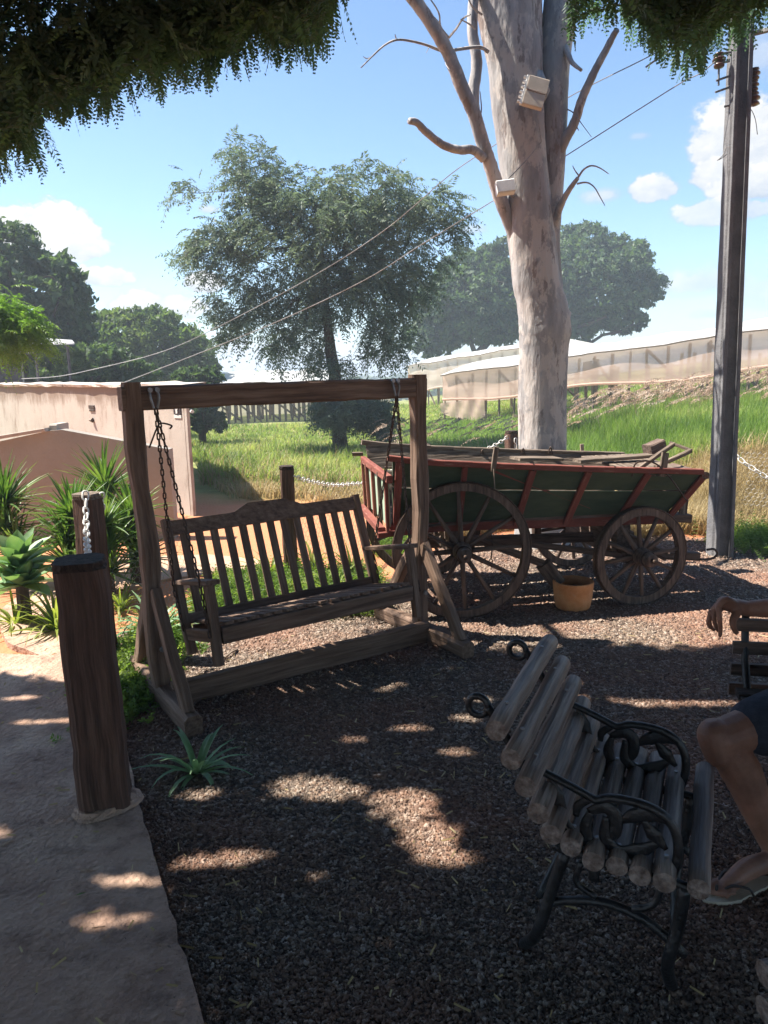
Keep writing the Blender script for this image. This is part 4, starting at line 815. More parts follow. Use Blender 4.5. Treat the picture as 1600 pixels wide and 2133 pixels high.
# ---------------- shade houses ----------------
def build_shadehouses():
    def house(name,label,A,B,ht,hem,nposts,netm,roof=True,backs=True,seed=1,dz=(0,0),hemsag=.06,ground=None,group='shade houses on the slope',inner=26):
        r=random.Random(seed);A=Vector(A);B=Vector(B);d=(B-A).normalized();dh=Vector((d.x,d.y,0)).normalized();back=Vector((-dh.y,dh.x,0));back=back if back.y>0 else -back
        base=Vector((A.x,A.y,A.z));t=thing(name,label,'shade house',base,group);Ln=(B-A).length
        # eave line sags between posts
        N=60;top=[];bot=[]
        for i in range(N+1):
            s=i/N;q=A.lerp(B,s);sg=abs(math.sin(s*math.pi*9));top.append(q+Vector((0,0,ht+.012*sg+.02*math.sin(s*17)+r.uniform(-.006,.006))))
            hz=hem(s);bot.append(q+Vector((0,0,hz+hemsag*math.sin(s*13+seed)+r.uniform(-.005,.005))))
        vs=[];rows=7;fs=[]
        for i in range(N+1):
            for k in range(rows):
                q=top[i].lerp(bot[i],k/(rows-1))+back*(.02*math.sin(i*.45+k*.9)*math.sin(k*.5));vs.append(q)
        for i in range(N):
            for k in range(rows-1): a=i*rows+k;fs.append((a,a+rows,a+rows+1,a+1))
        m=MB();m.add(vs,fs);m.build('net',netm,t,True)
        # hem roll, a double fold of cloth
        m=MB();m.tube([b-back*.01 for b in bot],.035,6);m.build('hem',netm,t,True)
        if roof:
            vs=[];fs=[]
            for i in range(N+1):
                q=top[i];w=.03*math.sin(i*.4)+.015*math.sin(i*1.1);vs+=[q-back*.12+Vector((0,0,.02)),q+back*1.0+Vector((0,0,.26+w)),q+back*2.2+Vector((0,0,.38+w)),q+back*4.4+Vector((0,0,.1))]
            for i in range(N):
                for k in range(3): a=i*4+k;fs.append((a,a+4,a+5,a+1))
            m=MB();m.add(vs,fs);m.build('roof',M_plastic,t,True)
            m=MB();m.tube([q-back*.10+Vector((0,0,-.0)) for q in top],.018,5);m.build('rail',M_stake,t)
        pm=None
        for i in range(nposts):
            s=i/(nposts-1);q=A.lerp(B,s);gz=float(H(q.x,q.y));p0=Vector((q.x,q.y,gz-.1));p1=q+Vector((0,0,ht+.02));lean=dh*r.uniform(-.06,.06)
            m=MB(i);m.tube([p0+back*.10,p1+back*.10-Vector((0,0,.05))+lean],.034*r.uniform(.8,1.2),6,jit=.1);m.build('post',M_oldwood,t)
            if i%3==1:
                m=MB(i);m.tube([p1+back*.07-Vector((0,0,.1)),p0+dh*r.choice((1,1.4))+back*.12+Vector((0,0,.2))],.035,5);m.build('brace',M_oldwood,t)
        for i in range(inner):
            s=r.random();q=A.lerp(B,s)+back*r.uniform(1.2,4.2);gz=float(H(q.x,q.y));m=MB(i);m.tube([(q.x,q.y,gz-.1),(q.x+r.uniform(-.08,.08),q.y,q.z+ht*r.uniform(.75,1))],.045,5);m.build('post',M_oldwood,t)
        return t,top,bot,back,dh
    A=P(923,897,21.5);A.z=float(H(A.x,21.5));
    # height from the photo: eave at py 781 there
    ht=P(923,783,21.5).z-A.z
    B=P(1700,830,15.6);zb=P(1700,672,15.6).z-ht;Bv=Vector((B.x,15.6,zb))
    t,top,bot,bk,dh=house('shade_house','long shade house under pinkish netting behind the trunk and pole',A,Bv,ht,lambda s:.66-.10*s,22,M_net,seed=2,inner=34)
    # end drape that hangs lower at the near left corner
    m=MB(5);vs=[];fs=[];n=16
    for i in range(n+1):
        s=i/n*.155;q=A.lerp(Bv,s);u=i/n
        for k in range(5):
            z=.62-(.62-(.36-.30*math.sin(u*2.0)))*k/4;vs.append(q+Vector((0,0,z))-bk*(.10+.03*math.sin(i*1.3+k)))
    for i in range(n):
        for k in range(4): a=i*5+k;fs.append((a,a+5,a+6,a+1))
    m.add(vs,fs);m.build('drape',M_net,t,True)
    # gable end of the near house
    m=MB();q=top[0];m.add([q,q+bk*1.0+Vector((0,0,.24)),q+bk*2.2+Vector((0,0,.36)),q+bk*4.4+Vector((0,0,.1)),q+bk*4.4+Vector((0,0,-.8)),q+Vector((0,0,-.8))],[(0,1,2,3,4,5)]);m.build('gable_net',M_net2,t)
    A=P(850,800,32);A.z=-.2;ht=P(850,764,32).z+.2;B=P(1095,724,27);Bv=Vector((B.x,27,B.z-ht))
    house('shade_house','further shade house with netting, seen left of and behind the pale trunk',A,Bv,ht,lambda s:ht*.45,12,M_net2,seed=4,inner=14)
    A=P(395,860,24.6);A.z=float(H(A.x,24.6));B=P(700,850,25);Bv=Vector((B.x,25,A.z));ht=P(450,800,24.6).z-A.z
    house('shade_house','low far shade house with a row of dark stakes, seen under the swing beam',A,Bv,ht,lambda s:P(500,840-9*s,24.6).z-A.z,24,M_net2,seed=6,roof=True,inner=24,hemsag=.03)
    m=MB();a=Vector((A.x-1,29.2,A.z-.1));b=Vector((Bv.x+1.8,29.5,A.z-.1));m.add([a,b,b+Vector((0,0,.9)),a+Vector((0,0,.9))],[(0,1,2,3)]);m.solo('back_netting',M_net2,a,'pale netting wall behind the row of dark stakes','netting')
# ---------------- posts, chains, wire ----------------
def build_fences():
    def post(label,c,w,h,rz=0.0,mat_=M_post,lean=(0,0),cap=True,group=None,z0=-.05,collar=False):
        c=Vector(c);t=thing('timber_post',label,'post',(c.x,c.y,0),group);m=MB(int(w*999)+int(c.x*10));
        if collar:
            mm=MB(5);n=26;r=random.Random(4);rings=[(.128,.003),(.118,.012),(.105,.022),(.08,.024)];vs=[]
            for rr,zz in rings:
                for i in range(n): an=2*math.pi*i/n;q=rr*(1+.10*math.sin(an*3+1)+r.uniform(-.05,.05));vs.append((c.x+math.cos(an)*q,c.y+math.sin(an)*q,.04+zz*r.uniform(.75,1.2)))
            mm.add(vs,[(j*n+i,j*n+(i+1)%n,(j+1)*n+(i+1)%n,(j+1)*n+i) for j in range(3) for i in range(n)]);mm.build('mortar_collar',M_concrete,t)
        u=Vector((math.cos(rz),math.sin(rz),0))
        p0=Vector((c.x,c.y,z0));p1=Vector((c.x+lean[0],c.y+lean[1],h-.03));v=u.cross(Vector((0,0,1)))
        m.beam(p0,p1,w,w,up=v,seg=14,jit=.0035,ch=.14,taper=.93);m.build('shaft',mat_,t)
        m=MB(3);m.beam(p1,p1+Vector((0,0,.03)),w*.955,w*.955,up=v,seg=3,jit=.005,ch=.2,taper=.97);m.build('top',M_dark if cap else M_oldwood,t);return t
    f1=G(222,1672,.04);post('thick reddish brown timber post standing on the concrete in the left foreground',f1,.182,1.0,.25,lean=(-.012,0),z0=.035,collar=True)
    p=P(180,1010,4.3);post('weathered post with a hanging chain, right behind the foreground post',(p.x,4.3,0),.145,.99,-.35,cap=False)
    post('rough timber post behind the middle of the swing bench',(P(597,970,5.95).x,5.95,0),.115,P(597,970,5.95).z,.1)
    post('short post half hidden by the right swing upright',(P(884,925,7.6).x,7.6,0),.125,P(884,925,7.6).z,.2)
    post('reddish post standing against the left side of the pale trunk',(P(1066,897,8.2).x,8.2,0),.125,P(1066,897,8.2).z,.35)
    post('thin post just right of the utility pole',(P(1523,925,7.3).x,7.3,0),.07,P(1523,925,7.3).z,.1,cap=False)
    def stake(x,y,y2,D,label,lean=0,w=.03):
        a=P(x,y,D);m=MB(x);m.beam((a.x+lean,D,-.02),a,w,w*.7,up=(0,1,0),seg=5,jit=.002);m.solo('stake',M_stake,(a.x,D,0),label,'stake')
    stake(902,928,0,7.7,'thin grey stake beside the short post');stake(1212,925,0,7.9,'leaning grey stake in the grass right of the pale trunk',.06,.035)
    def chain(pts,label,link=.055,r=.0045):
        c=smooth_curve(pts,5);m=MB();m.chain(c,link*1.12,min(r,.0052),.66);m.solo('plastic_chain',M_whitechain,c[0],label,'chain',smooth=True)
    chain([P(178,1024,4.21),P(179,1060,4.16),P(180,1095,4.05),P(181,1125,3.9),P(184,1160,3.6),P(190,1190,3.2),P(205,1180,2.85)],'white chain hanging down the front of the weathered left post',.058,.0072)
    chain([P(212,1026,4.3),P(213,1045,4.34),P(214,1075,4.4)],'short loose end of white chain at the right edge of the weathered post',.05,.006)
    chain([P(614,992,5.9),P(640,1001,6.1),P(690,1010,6.5),P(730,1008,6.8),P(775,1000,7.1),P(868,950,7.55)],'white chain sagging from the middle post towards the wagon tail')
    chain([P(876,936,7.5),P(905,943,7.6),P(950,948,7.75),P(1000,940,7.9),P(1035,925,8.05),P(1058,910,8.15)],'white chain sagging between the short post and the trunk post')
    chain([P(1074,912,8.13),P(1075,935,8.13)],'short loop of white chain on the trunk post',.06,.007)
    chain([P(1531,945,7.25),P(1548,962,7.2),P(1575,980,7.15),P(1610,1000,7.1),P(1680,1020,7.0)],'white chain running from the thin post to the right edge',.07,.008)
    # chicken wire
    def wire(A,B,z0,z1,label,s=.042,r=.0011):
        A=Vector((A[0],A[1],0));B=Vector((B[0],B[1],0));d=(B-A);Ln=d.length;d.normalize();m=MB(4);rows=int((z1-z0)/(s*.75));cols=int(Ln/s)
        n=d.cross(Vector((0,0,1)))
        def w(u,z): return A+d*u+Vector((0,0,z))+n*(.012*math.sin(u*6+z*4))
        for j in range(rows):
            z=z0+j*s*.75;off=(j%2)*s/2;pts=[]
            for i in range(cols*2+1):
                u=i*s/2+off*0;zz=z+(s*.18 if (i+j)%2 else -s*.18);pts.append(w(min(u,Ln),zz))
            m.tube(pts,r,3,cap=False)
            for i in range(cols+1):
                u=(i+ (.5 if j%2==0 else 0))*s
                if u<Ln: m.tube([w(u,z+s*.18),w(u,z+s*.57)],r,3,cap=False)
        m.solo('chicken_wire',M_steel,A,label,'wire netting')
    a=P(210,1085,4.35);b=P(400,1095,4.9);wire((a.x,a.y),(b.x,b.y),.02,.62,'sagging chicken wire between the weathered post and the swing')
    a=P(610,1020,6.0);b=P(860,960,7.5);wire((a.x,a.y),(b.x,b.y),.02,.72,'chicken wire below the chain left of the wagon tail',.05,.0013)
    a=P(900,950,7.65);b=P(1055,960,8.15);wire((a.x,a.y),(b.x,b.y),.05,.80,'chicken wire below the chain beside the trunk',.05,.0013)
    a=P(1535,960,7.3);b=P(1700,970,6.9);wire((a.x,a.y),(b.x,b.y),.3,.85,'chicken wire right of the thin post',.05,.0013)
# ---------------- utility pole and cables ----------------
def build_pole():
    D=6.45;b=P(1497,1168,D);t=thing('utility_pole','tall grey concrete utility pole rising out of the right side of the picture','utility pole',(b.x,D,0))
    x0=P(1497,1160,D).x;xt=P(1537,90,D).x;zt=P(1537,20,D).z+.5
    m=MB(4);m.beam((x0,D,-.2),(xt,D,zt),.165,.15,up=(0,1,0),seg=40,jit=.0022,ch=.1,taper=.80)
    m.build('shaft',M_pole,t)
    m=MB(5);m.beam((x0+.062,D-.1,-.15),(xt+.05,D-.085,zt),.03,.035,up=(0,1,0),seg=20,jit=.001,taper=.8);m.beam((x0-.062,D-.1,-.15),(xt-.05,D-.085,zt),.03,.035,up=(0,1,0),seg=20,jit=.001,taper=.8);m.build('rib',M_pole,t)
    k=D/FPX
    def rod(a,b,r=3.0,dy=(-.02,-.02)): mm=MB();mm.tube([P(a[0],a[1],D+dy[0]),P(b[0],b[1],D+dy[1])],r*k,6);return mm
    for a,b in (((1497,112),(1570,102)),((1492,134),(1520,127)),((1492,168),(1520,158)),((1490,192),(1519,182)),((1509,222),(1520,219)),((1546,146),(1580,141)),((1546,202),(1575,190)),((1546,225),(1582,215))):
        rod(a,b,2.1).build('arm',M_steel,t)
    rod((1498,118),(1497,178),2).build('rack_bar',M_steel,t);rod((1574,140),(1570,222),2).build('rack_bar',M_steel,t)
    def ins(px,py,s):
        mm=MB();c=P(px,py,D-.02);u=Uv;w=s*k
        mm.lathe(c,[(w*.3,-w*1.05),(w*.75,-w*.95),(w*.8,-w*.7),(w*.5,-w*.5),(w*.55,-w*.2),(w,0),(w*.95,w*.2),(w*.5,w*.4),(w*.55,w*.6),(w*.8,w*.8),(w*.7,w*1.0),(w*.3,w*1.05)],12,u);mm.build('insulator',M_ceramic,t,True)
    ins(1498,126,12.5);ins(1573,154,10);ins(1571,178,9.5);ins(1571,206,11.5)
    m=MB()
    def wi(rows,r=.9,d0=0.0,d1=0.0):
        pts=[P(x,y,D-.03+d0+(d1-d0)*i/(len(rows)-1)) for i,(x,y) in enumerate(rows)];m.tube(smooth_curve(pts,4),r*k,5,jit=.15)
    wi([(1550,98),(1558,118),(1566,140)],2.2);wi([(1556,160),(1562,162),(1570,158)]);wi([(1553,172),(1560,166),(1571,176)]);wi([(1556,222),(1566,230),(1574,250),(1578,280)],.7)
    wi([(1514,303),(1507,322),(1496,333)],.9);wi([(1514,322),(1503,330),(1494,334)],.8);wi([(1556,203),(1566,215),(1570,210)]);m.build('jumper_wire',M_cable,t)
    def cable(rows,y0,y1,label,r=.0052):
        n=len(rows);pts=[]
        for i,(x,y) in enumerate(rows):
            f=(rows[0][0]-x)/(rows[0][0]-rows[-1][0]);
            dep=1/((1-f)/y0+f/y1);pts.append(P(x,y,dep))
        c=smooth_curve(pts,8);mm=MB();mm.tube(c,[r*(p.y/9)**.5 for p in c],6,jit=.1);return mm,pts,label
    mm,pts,l=cable([(1490,128),(1460,152),(1420,172),(1340,222),(1170,330),(1000,435),(880,508),(760,583),(600,660),(460,718),(340,765),(250,800)],6.4,11,'lower overhead cable sagging from the pole to the pink building')
    m2=MB();
    for q in (pts[1],pts[2]): m2.tube([q-Rv*.03,q+Rv*.03],.011,5)
    mm.solo('overhead_cable',M_cable,pts[0],l,'cable')
    mm,pts,l=cable([(1520,28),(1430,72),(1355,116),(1180,205),(1040,296),(940,362),(800,480),(640,582),(440,688),(330,735),(200,768),(120,784),(45,789)],6.4,16,'upper overhead cable running from the pole top to the dark kiosk')
    mm.solo('overhead_cable',M_cable,pts[0],l,'cable')
    m=MB();m.tube([P(1345,140,6.9),P(1370,122,6.85),P(1393,105,6.8)],.008,5);m.solo('cable_tail',M_cable,P(1345,140,6.9),'short loose cable end hanging in the sky left of the pole top','cable')
    m=MB();m.tube([P(1560,72,6.4),P(1600,62,6.3),P(1700,40,6.2)],.02,6);m.solo('cable_tail',M_cable,P(1560,72,6.4),'thick cable leaving the pole top towards the right edge','cable')
# ---------------- swing ----------------
def build_swing():
    O=Vector((-.468,4.12,0));a=R(33.0);u=Vector((math.cos(a),math.sin(a),0));v=Vector((-math.sin(a),math.cos(a),0));Z=Vector((0,0,1));W=.81
    t=thing('garden_swing','brown timber swing stand with splayed braced feet and a heavy top beam','swing',O)
    def q(x,y,z): return O+u*x+v*y+Z*z
    HT=1.60
    for sx,dx in ((-1,-.035),(1,.0)):
        m=MB(20+sx);X=sx*W;r=random.Random(sx+4)
        c=smooth_curve([q(X+dx,0,HT+.01),q(X+dx*.9+r.uniform(-.008,.008),0,1.2),q(X+dx*.6+.012,0,.8),q(X+dx*.3-.008,0,.45),q(X,0,.06)],4)
        # hand hewn upright: short beams joined as one loft
        vs=[];gs=[]
        for i,p in enumerate(c):
            wv=.041*(1+.10*math.sin(i*1.1+sx)+.05*math.sin(i*2.3));wd=.042*(1+.06*math.sin(i*1.7))
            for (aa,bb) in ((-1,-.75),(-.75,-1),(.75,-1),(1,-.75),(1,.75),(.75,1),(-.75,1),(-1,.75)): vs.append(p+u*aa*wv+v*bb*wd);gs.append((aa*wv,bb*wd,p.z))
        n=len(c);fs=[(i*8+j,i*8+(j+1)%8,i*8+8+(j+1)%8,i*8+8+j) for i in range(n-1) for j in range(8)]+[tuple(range(7,-1,-1)),tuple((n-1)*8+j for j in range(8))]
        m.add(vs,fs,gs);m.build('upright',M_swing,t)
        m=MB(30+sx);m.beam(q(X,-.47,.055),q(X,.47,.055),.085,.1,seg=8,jit=.003,ch=.2);m.build('foot_beam',M_swing,t)
        for sy in (-1,1): m=MB(40+sy+sx*3);m.beam(q(X,sy*.40,.09),q(X+dx*.3,sy*.045,.60),.07,.05,up=u,seg=5,jit=.003);m.build('brace',M_swing,t)
    m=MB(50);m.beam(q(-W-.09,0,HT-.065),q(W+.04,0,HT-.065),.08,.112,seg=16,jit=.003,ch=.12);m.build('top_beam',M_swing,t)
    m=MB(51);m.beam(q(-W+.02,-.10,.07),q(W-.02,-.10,.07),.05,.125,seg=10,jit=.003);m.build('stretcher',M_swing,t)
    for sx in (-1,1):
        m=MB();m.tube([q(sx*W-.0,-.052,.3),q(sx*W,-.066,.3)],.014,8);m.build('bolt',M_steel,t)
    hooks={}
    for nm,px,py in (('l',320,828),('r',822,806)):
        d=ray(px,py);n=-v;s=(O-v*.05-CAM).dot(n)/d.dot(n);h=CAM+d*s;hooks[nm]=h;m=MB()
        for ox in (-.017,.017): m.tube(smooth_curve([h+u*ox+Z*.035,h+u*ox*1.15-v*.018+Z*.0,h+u*ox*.5-v*.02-Z*.05],4),.0065,6);m.tube([h+u*ox+Z*.035-v*.004,h+u*ox+Z*.035-v*.016],.012,8)
        m.build('hook',M_steel,t)
    m=MB();m.tube(smooth_curve([q(-W+.02,-.03,HT-.30),hooks['l']-Z*.14-v*.02,hooks['l']-Z*.12+u*.02-v*.03,hooks['l']-Z*.135+u*.07-v*.02,hooks['l']-Z*.15+u*.06-v*.02],4),.0045,5);m.build('tie_wire',M_rust,t)
    # ---- hanging bench ----
    a=R(34.5);ub=Vector((math.cos(a),math.sin(a),0));vb=Vector((-math.sin(a),math.cos(a),0));Bo=Vector((-.325,3.86,0))
    b=thing('swing_bench','brown slatted garden bench hanging on chains from the swing frame','swing bench',Bo+Z*.3)
    def w(x,y,z): return Bo+ub*x+vb*(y+.22*(z-.4))+Z*(z-.22*y)   # the bench hangs tipped back
    L=.60
    m=MB(60);m.beam(w(-L+.03,.0,.40),w(L-.03,.0,.40),.035,.085,seg=8,jit=.0012);m.build('front_rail',M_swing,b)
    m=MB(61);m.beam(w(-L+.03,.38,.395),w(L-.03,.38,.395),.03,.07,seg=6,jit=.0012);m.build('rear_rail',M_swing,b)
    for i in range(17):
        x=-L+.07+i*(2*L-.14)/16;m=MB(62+i);m.beam(w(x,-.02,.453),w(x,.40,.445),.048,.016,seg=2);m.build('seat_slat',M_swing,b)
    def bk(x,s): # point on the back, s 0..1 upwards
        return w(x,.40+.09*s,.40+.575*s)
    for sx in (-1,1):
        m=MB(80+sx);m.beam(w(sx*L,.36,.29),w(sx*L,.40,.42),.045,.05,up=vb,seg=2);m.beam(w(sx*L,.40,.41),bk(sx*L,1.02),.045,.045,up=vb,seg=5,jit=.001);m.build('rear_leg',M_swing,b)
        m=MB(82+sx);m.beam(w(sx*L,.015,.26),w(sx*L,.0,.64),.045,.045,up=vb,seg=4,jit=.001);m.build('front_leg',M_swing,b)
        m=MB(84+sx);m.beam(w(sx*(L-.005),-.045,.655),w(sx*(L-.005),.425,.66),.07,.024,seg=4,jit=.001);m.build('armrest',M_swing,b)
        m=MB(86+sx);m.beam(w(sx*L,.02,.40),w(sx*L,.38,.39),.03,.06,seg=2);m.build('side_rail',M_swing,b)
    # shaped crest rail
    n=40;vs=[];nb=Vector(bk(0,1)-bk(0,0)).normalized();th=vb.cross(Vector((0,0,0)))
    dn=ub.cross(nb).normalized()*.016
    for i in range(n+1):
        x=-L+2*L*i/n;xx=abs(x)/L;up=.012+(.045 if xx<.2 else .045*max(0,1-(xx-.2)/.16)**1.0) if xx<.36 else .012+.0*xx
        lo=bk(x,.87);hi=bk(x,1.0)+nb*(up-.012);vs+=[lo-dn,hi-dn,hi+dn,lo+dn]
    fs=[(i*4+k,i*4+(k+1)%4,i*4+4+(k+1)%4,i*4+4+k) for i in range(n) for k in range(4)]+[(3,2,1,0),(n*4,n*4+1,n*4+2,n*4+3)]
    m=MB(88);m.add(vs,fs,[(p.z,p.y,p.x) for p in vs]);m.build('crest_rail',M_swing,b)
    m=MB(89);m.beam(bk(-L,.11),bk(L,.11),.03,.055,up=nb,seg=8,jit=.001);m.build('lower_rail',M_swing,b)
    for i in range(13):
        x=-L+.085+i*(2*L-.17)/12;m=MB(90+i);m.beam(bk(x,.14),bk(x,.90),.044,.014,up=dn,seg=3,jit=.0006);m.build('back_slat',M_swing,b)
    # chains of the bench
    for h,sx in ((hooks['l'],-1),(hooks['r'],1)):
        s=h-Z*.05-v*.02
        m=MB();m.chain([s,w(sx*(L+.03),.42,.62),w(sx*(L+.02),.38,.41)],.042,.0042);m.build('chain',M_rust,b)
        m=MB();m.chain([s,w(sx*(L+.03),.03,.66),w(sx*(L+.03),.0,.40)],.042,.0042);m.build('chain',M_rust,b)
# ---------------- wagon ----------------
def build_wagon():
    A0=Vector((.50,4.94,0));a=R(10);u=Vector((math.cos(a),math.sin(a),0));v=Vector((-math.sin(a),math.cos(a),0));Z=Vector((0,0,1))
    t=thing('farm_wagon','old red and green wooden farm wagon with spoked wheels, parked on the gravel','wagon',A0)
    def q(s,k,z): return A0+u*s+v*k+Z*z
    def wheel(s,k,rad,label,tilt,seed,hubout):
        c=q(s,k,rad);r=random.Random(seed);ax=(v*math.cos(tilt)+u*math.sin(tilt)).normalized();x=ax.cross(Z).normalized();y=Z
        m=MB(seed);w=.028;prof=[(rad-.058,-w),(rad-.010,-w),(rad-.010,w),(rad-.058,w)];m.lathe(c,prof,48,ax,close=True);o=m.build('wheel',M_wheel,t);o['label']=label
        m=MB();m.lathe(c,[(rad-.0098,-w-.002),(rad,-w-.002),(rad,w+.002),(rad-.0098,w+.002)],48,ax,close=True);m.build('tyre',M_rust,o,True)
        m=MB();h=hubout;m.lathe(c,[(.0,-.15*h-.0),(.035,-.15*h),(.045,-.145*h),(.048,-.08*h),(.062,-.05*h),(.066,.05*h),(.048,.09*h),(.04,.14*h),(.0,.145*h)] if h>0 else [(.0,.15*h),(.035,.15*h),(.045,.145*h),(.048,.08*h),(.062,.05*h),(.066,-.05*h),(.048,-.09*h),(.04,-.14*h),(0,-.145*h)][::-1],16,ax);m.build('hub',M_wheel,o,True)
        m=MB();m.lathe(c,[(.052,-.105*h),(.056,-.105*h),(.056,-.085*h),(.052,-.085*h)],16,ax,close=True);m.lathe(c,[(.0,-.185*h),(.016,-.185*h),(.018,-.14*h),(0,-.14*h)],10,ax);m.build('hub_band',M_rust,o,True)
        n=12;o0=r.uniform(0,.4)
        for i in range(n):
            an=o0+2*math.pi*i/n;d=x*math.cos(an)+y*math.sin(an);m=MB(i);m.tube([c+d*.05,c+d*(.05+(rad-.1)*.3),c+d*(rad-.05)],[.020,.017,.0135],6,flat=.8,flatdir=ax);m.build('spoke',M_wheel,o,True)
    wheel(0,-.03,.46,'large rear wheel on the near side',.13,1,1);wheel(0,1.06,.46,'large rear wheel on the far side',.13,2,-1)
    wheel(1.27,-.03,.345,'small front wheel on the near side',-.06,3,1);wheel(1.25,1.06,.345,'small front wheel on the far side',-.06,4,-1)
    m=MB(5);m.beam(q(0,.0,.435),q(0,1.03,.435),.08,.08,seg=4);m.build('axle',M_wheel,t)
    m=MB(6);m.beam(q(1.22,.0,.325),q(1.22,1.03,.325),.08,.08,seg=4);m.build('axle',M_wheel,t)
    m=MB(6);m.beam(q(0,.12,.53),q(0,.93,.53),.09,.1,seg=4);m.build('bolster',M_wheel,t)
    m=MB(7);m.beam(q(1.22,.12,.44),q(1.22,.93,.44),.10,.2,seg=4);m.build('bolster',M_wheel,t)
    m=MB(8);m.beam(q(-.2,.52,.40),q(1.5,.52,.36),.06,.07,seg=6,jit=.002);m.build('reach_pole',M_wheel,t)
    m=MB(9);m.beam(q(.12,.2,.50),q(.62,.1,.30),.04,.05,seg=3);m.beam(q(.62,.1,.30),q(.72,.08,.16),.09,.11,seg=2);m.build('brake_beam',M_wheel,t)
    # floor and side boards; top edge follows the photo (high tail, low nose)
    s0,s1=-.43,1.50
    def top(s): return 1.085-.185*((s-s0)/2.2)**.75 if s>s0 else 1.085
    def side(near,name,label):
        kb,kt=(.14,-.02) if near else (.90,1.08);z0=.60;gap=.004
        out=-1 if near else 1
        # two long planks with a slit between
        for i,(f0,f1) in enumerate(((0,.60),(.625,.99))):
            n=14;vs=[]
            for j in range(n+1):
                f=j/n
                def pt(fz):
                    ss=s0+(s1-s0)*f;ss=ss+( .02*fz*(-1 if f<.5 else 1)) + (f*.20*fz)
                    zt=top(ss);zl=z0-.045*f;return q(ss,kb+(kt-kb)*fz,zl+(zt-zl)*fz)
                lo=pt(f0);hi=pt(f1);d=v*(.011);vs+=[lo-d,hi-d,hi+d,lo+d]
            m=MB(i);m.add(vs,[(j*4+k,j*4+(k+1)%4,j*4+4+(k+1)%4,j*4+4+k) for j in range(n) for k in range(4)]+[(3,2,1,0),(n*4,n*4+1,n*4+2,n*4+3)],[(p.z,p.y*.3,(p-A0).dot(u)) for p in vs]);o=m.build(name,M_green if near else M_oldwood,t)
            if label and i==0: o['label']=label
        # top rail
        pts=[q(s0-.05+(s1+.25-s0)*i/12,kt+out*.012,top(s0+(s1+.22-s0)*i/12)+.008) for i in range(13)]
        m=MB(3)
        for x,y in zip(pts,pts[1:]): m.beam(x,y,.05,.038,seg=1,jit=.001)
        m.build('top_rail',M_red if near else M_oldwood,t)
        m=MB(4);m.beam(q(s0-.02,kb+out*.014,.605),q(s1+.02,kb+out*.014,.56),.04,.062,seg=8,jit=.001);m.build('bottom_rail',M_red if near else M_wheel,t)
        for ss,tw in (((-.41,.0),(.02,.0),(.42,.06),(.78,.09),(1.16,.14),(1.52,.20)) if near else ((0,.0),(.6,.06),(1.1,.1),(1.6,.22))):
            if near and ss in (.02,): wd=.035
            else: wd=.045
            m=MB(int(ss*10)+5);m.beam(q(ss,kb+out*.028,.59-.03*ss),q(ss+tw,kt+out*.020,top(ss+tw)-.015),wd,.026,up=v,seg=3,jit=.001);m.build('side_batten',M_red if near else M_wheel,t)
        return
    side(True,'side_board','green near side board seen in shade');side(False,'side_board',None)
    m=MB(20);m.beam(q(.30,.12,.64),q(.96,-.02,.63),.01,.01,seg=1);
    m=MB(21);m.beam(q(.12,-.03,1.02),q(.95,.09,.68),.018,.012,up=v,seg=2);m.build('diagonal_strap',M_red,t)
    m=MB(22);n=5
    for i in range(n): m.beam(q(s0,.18+i*.17,.615),q(s1+.05,.18+i*.17,.615),.15,.022,seg=3)
    m.build('floor',M_wheel,t)
    # tailgate: pale green panels with red frame, facing the sun
    def tg(k,z): return q(s0-.03-.035*z,k,.60+z)
    m=MB(23);m.beam(tg(-.03,.355),tg(1.08,.36),.04,.05,up=Z,seg=4,jit=.001);m.build('tailgate_rail',M_red,t)
    m=MB(24);m.beam(tg(.08,.0)-u*.05,tg(.98,.0)-u*.05,.05,.05,seg=4);m.beam(tg(.05,-.01)-u*.085-Z*.01,tg(.42,-.01)+u*.30-v*.33-Z*.0,.03,.035,seg=3);m.build('tail_sill',M_red,t)
    for i,(k0,k1) in enumerate(((.10,.30),(.34,.55),(.59,.80),(.84,.97))):
        m=MB(25+i);o=tg(k0,.0);m.add([tg(k0,.02),tg(k1,.02),tg(k1*1.06-.02,.335),tg(k0*1.06-.02,.335)]+[p+u*.016 for p in (tg(k0,.02),tg(k1,.02),tg(k1*1.06-.02,.335),tg(k0*1.06-.02,.335))],[(3,2,1,0),(4,5,6,7),(0,1,5,4),(1,2,6,5),(2,3,7,6),(3,0,4,7)]);o=m.build('tailgate_panel',M_palegreen,t)
    for k0 in (.32,.57,.82,.06,1.0): m=MB(int(k0*99));m.beam(tg(k0,-.02)-u*.014,tg(k0*1.05-.02,.36)-u*.014,.03,.022,up=u,seg=3,jit=.001);m.build('tailgate_batten',M_red if k0 not in (.32,) else M_wheel,t)
    m=MB(40);m.beam(q(s0-.04,1.10,1.0),q(s0-.12,1.12,1.0),.03,.03,seg=1);m.build('tail_peg',M_oldwood,t)
    # front board
    m=MB(41);m.beam(q(s1+.12,.06,.76),q(s1+.12,1.0,.76),.02,.26,up=Z,seg=3,jit=.002);m.build('front_board',M_wheel,t)
    m=MB(42);
    for i in range(4): m.beam(q(s1-.18+i*.115,-.02,.905-.004*i),q(s1-.16+i*.115,1.0,.915),.10,.02,seg=4,jit=.002)
    m.build('nose_plank',M_oldwood,t)
    m=MB(43);m.tube([q(s1+.22,-.05,.885),q(s1+.23,.4,.89)],.028,8,jit=.08);m.build('roller',M_wheel,t)
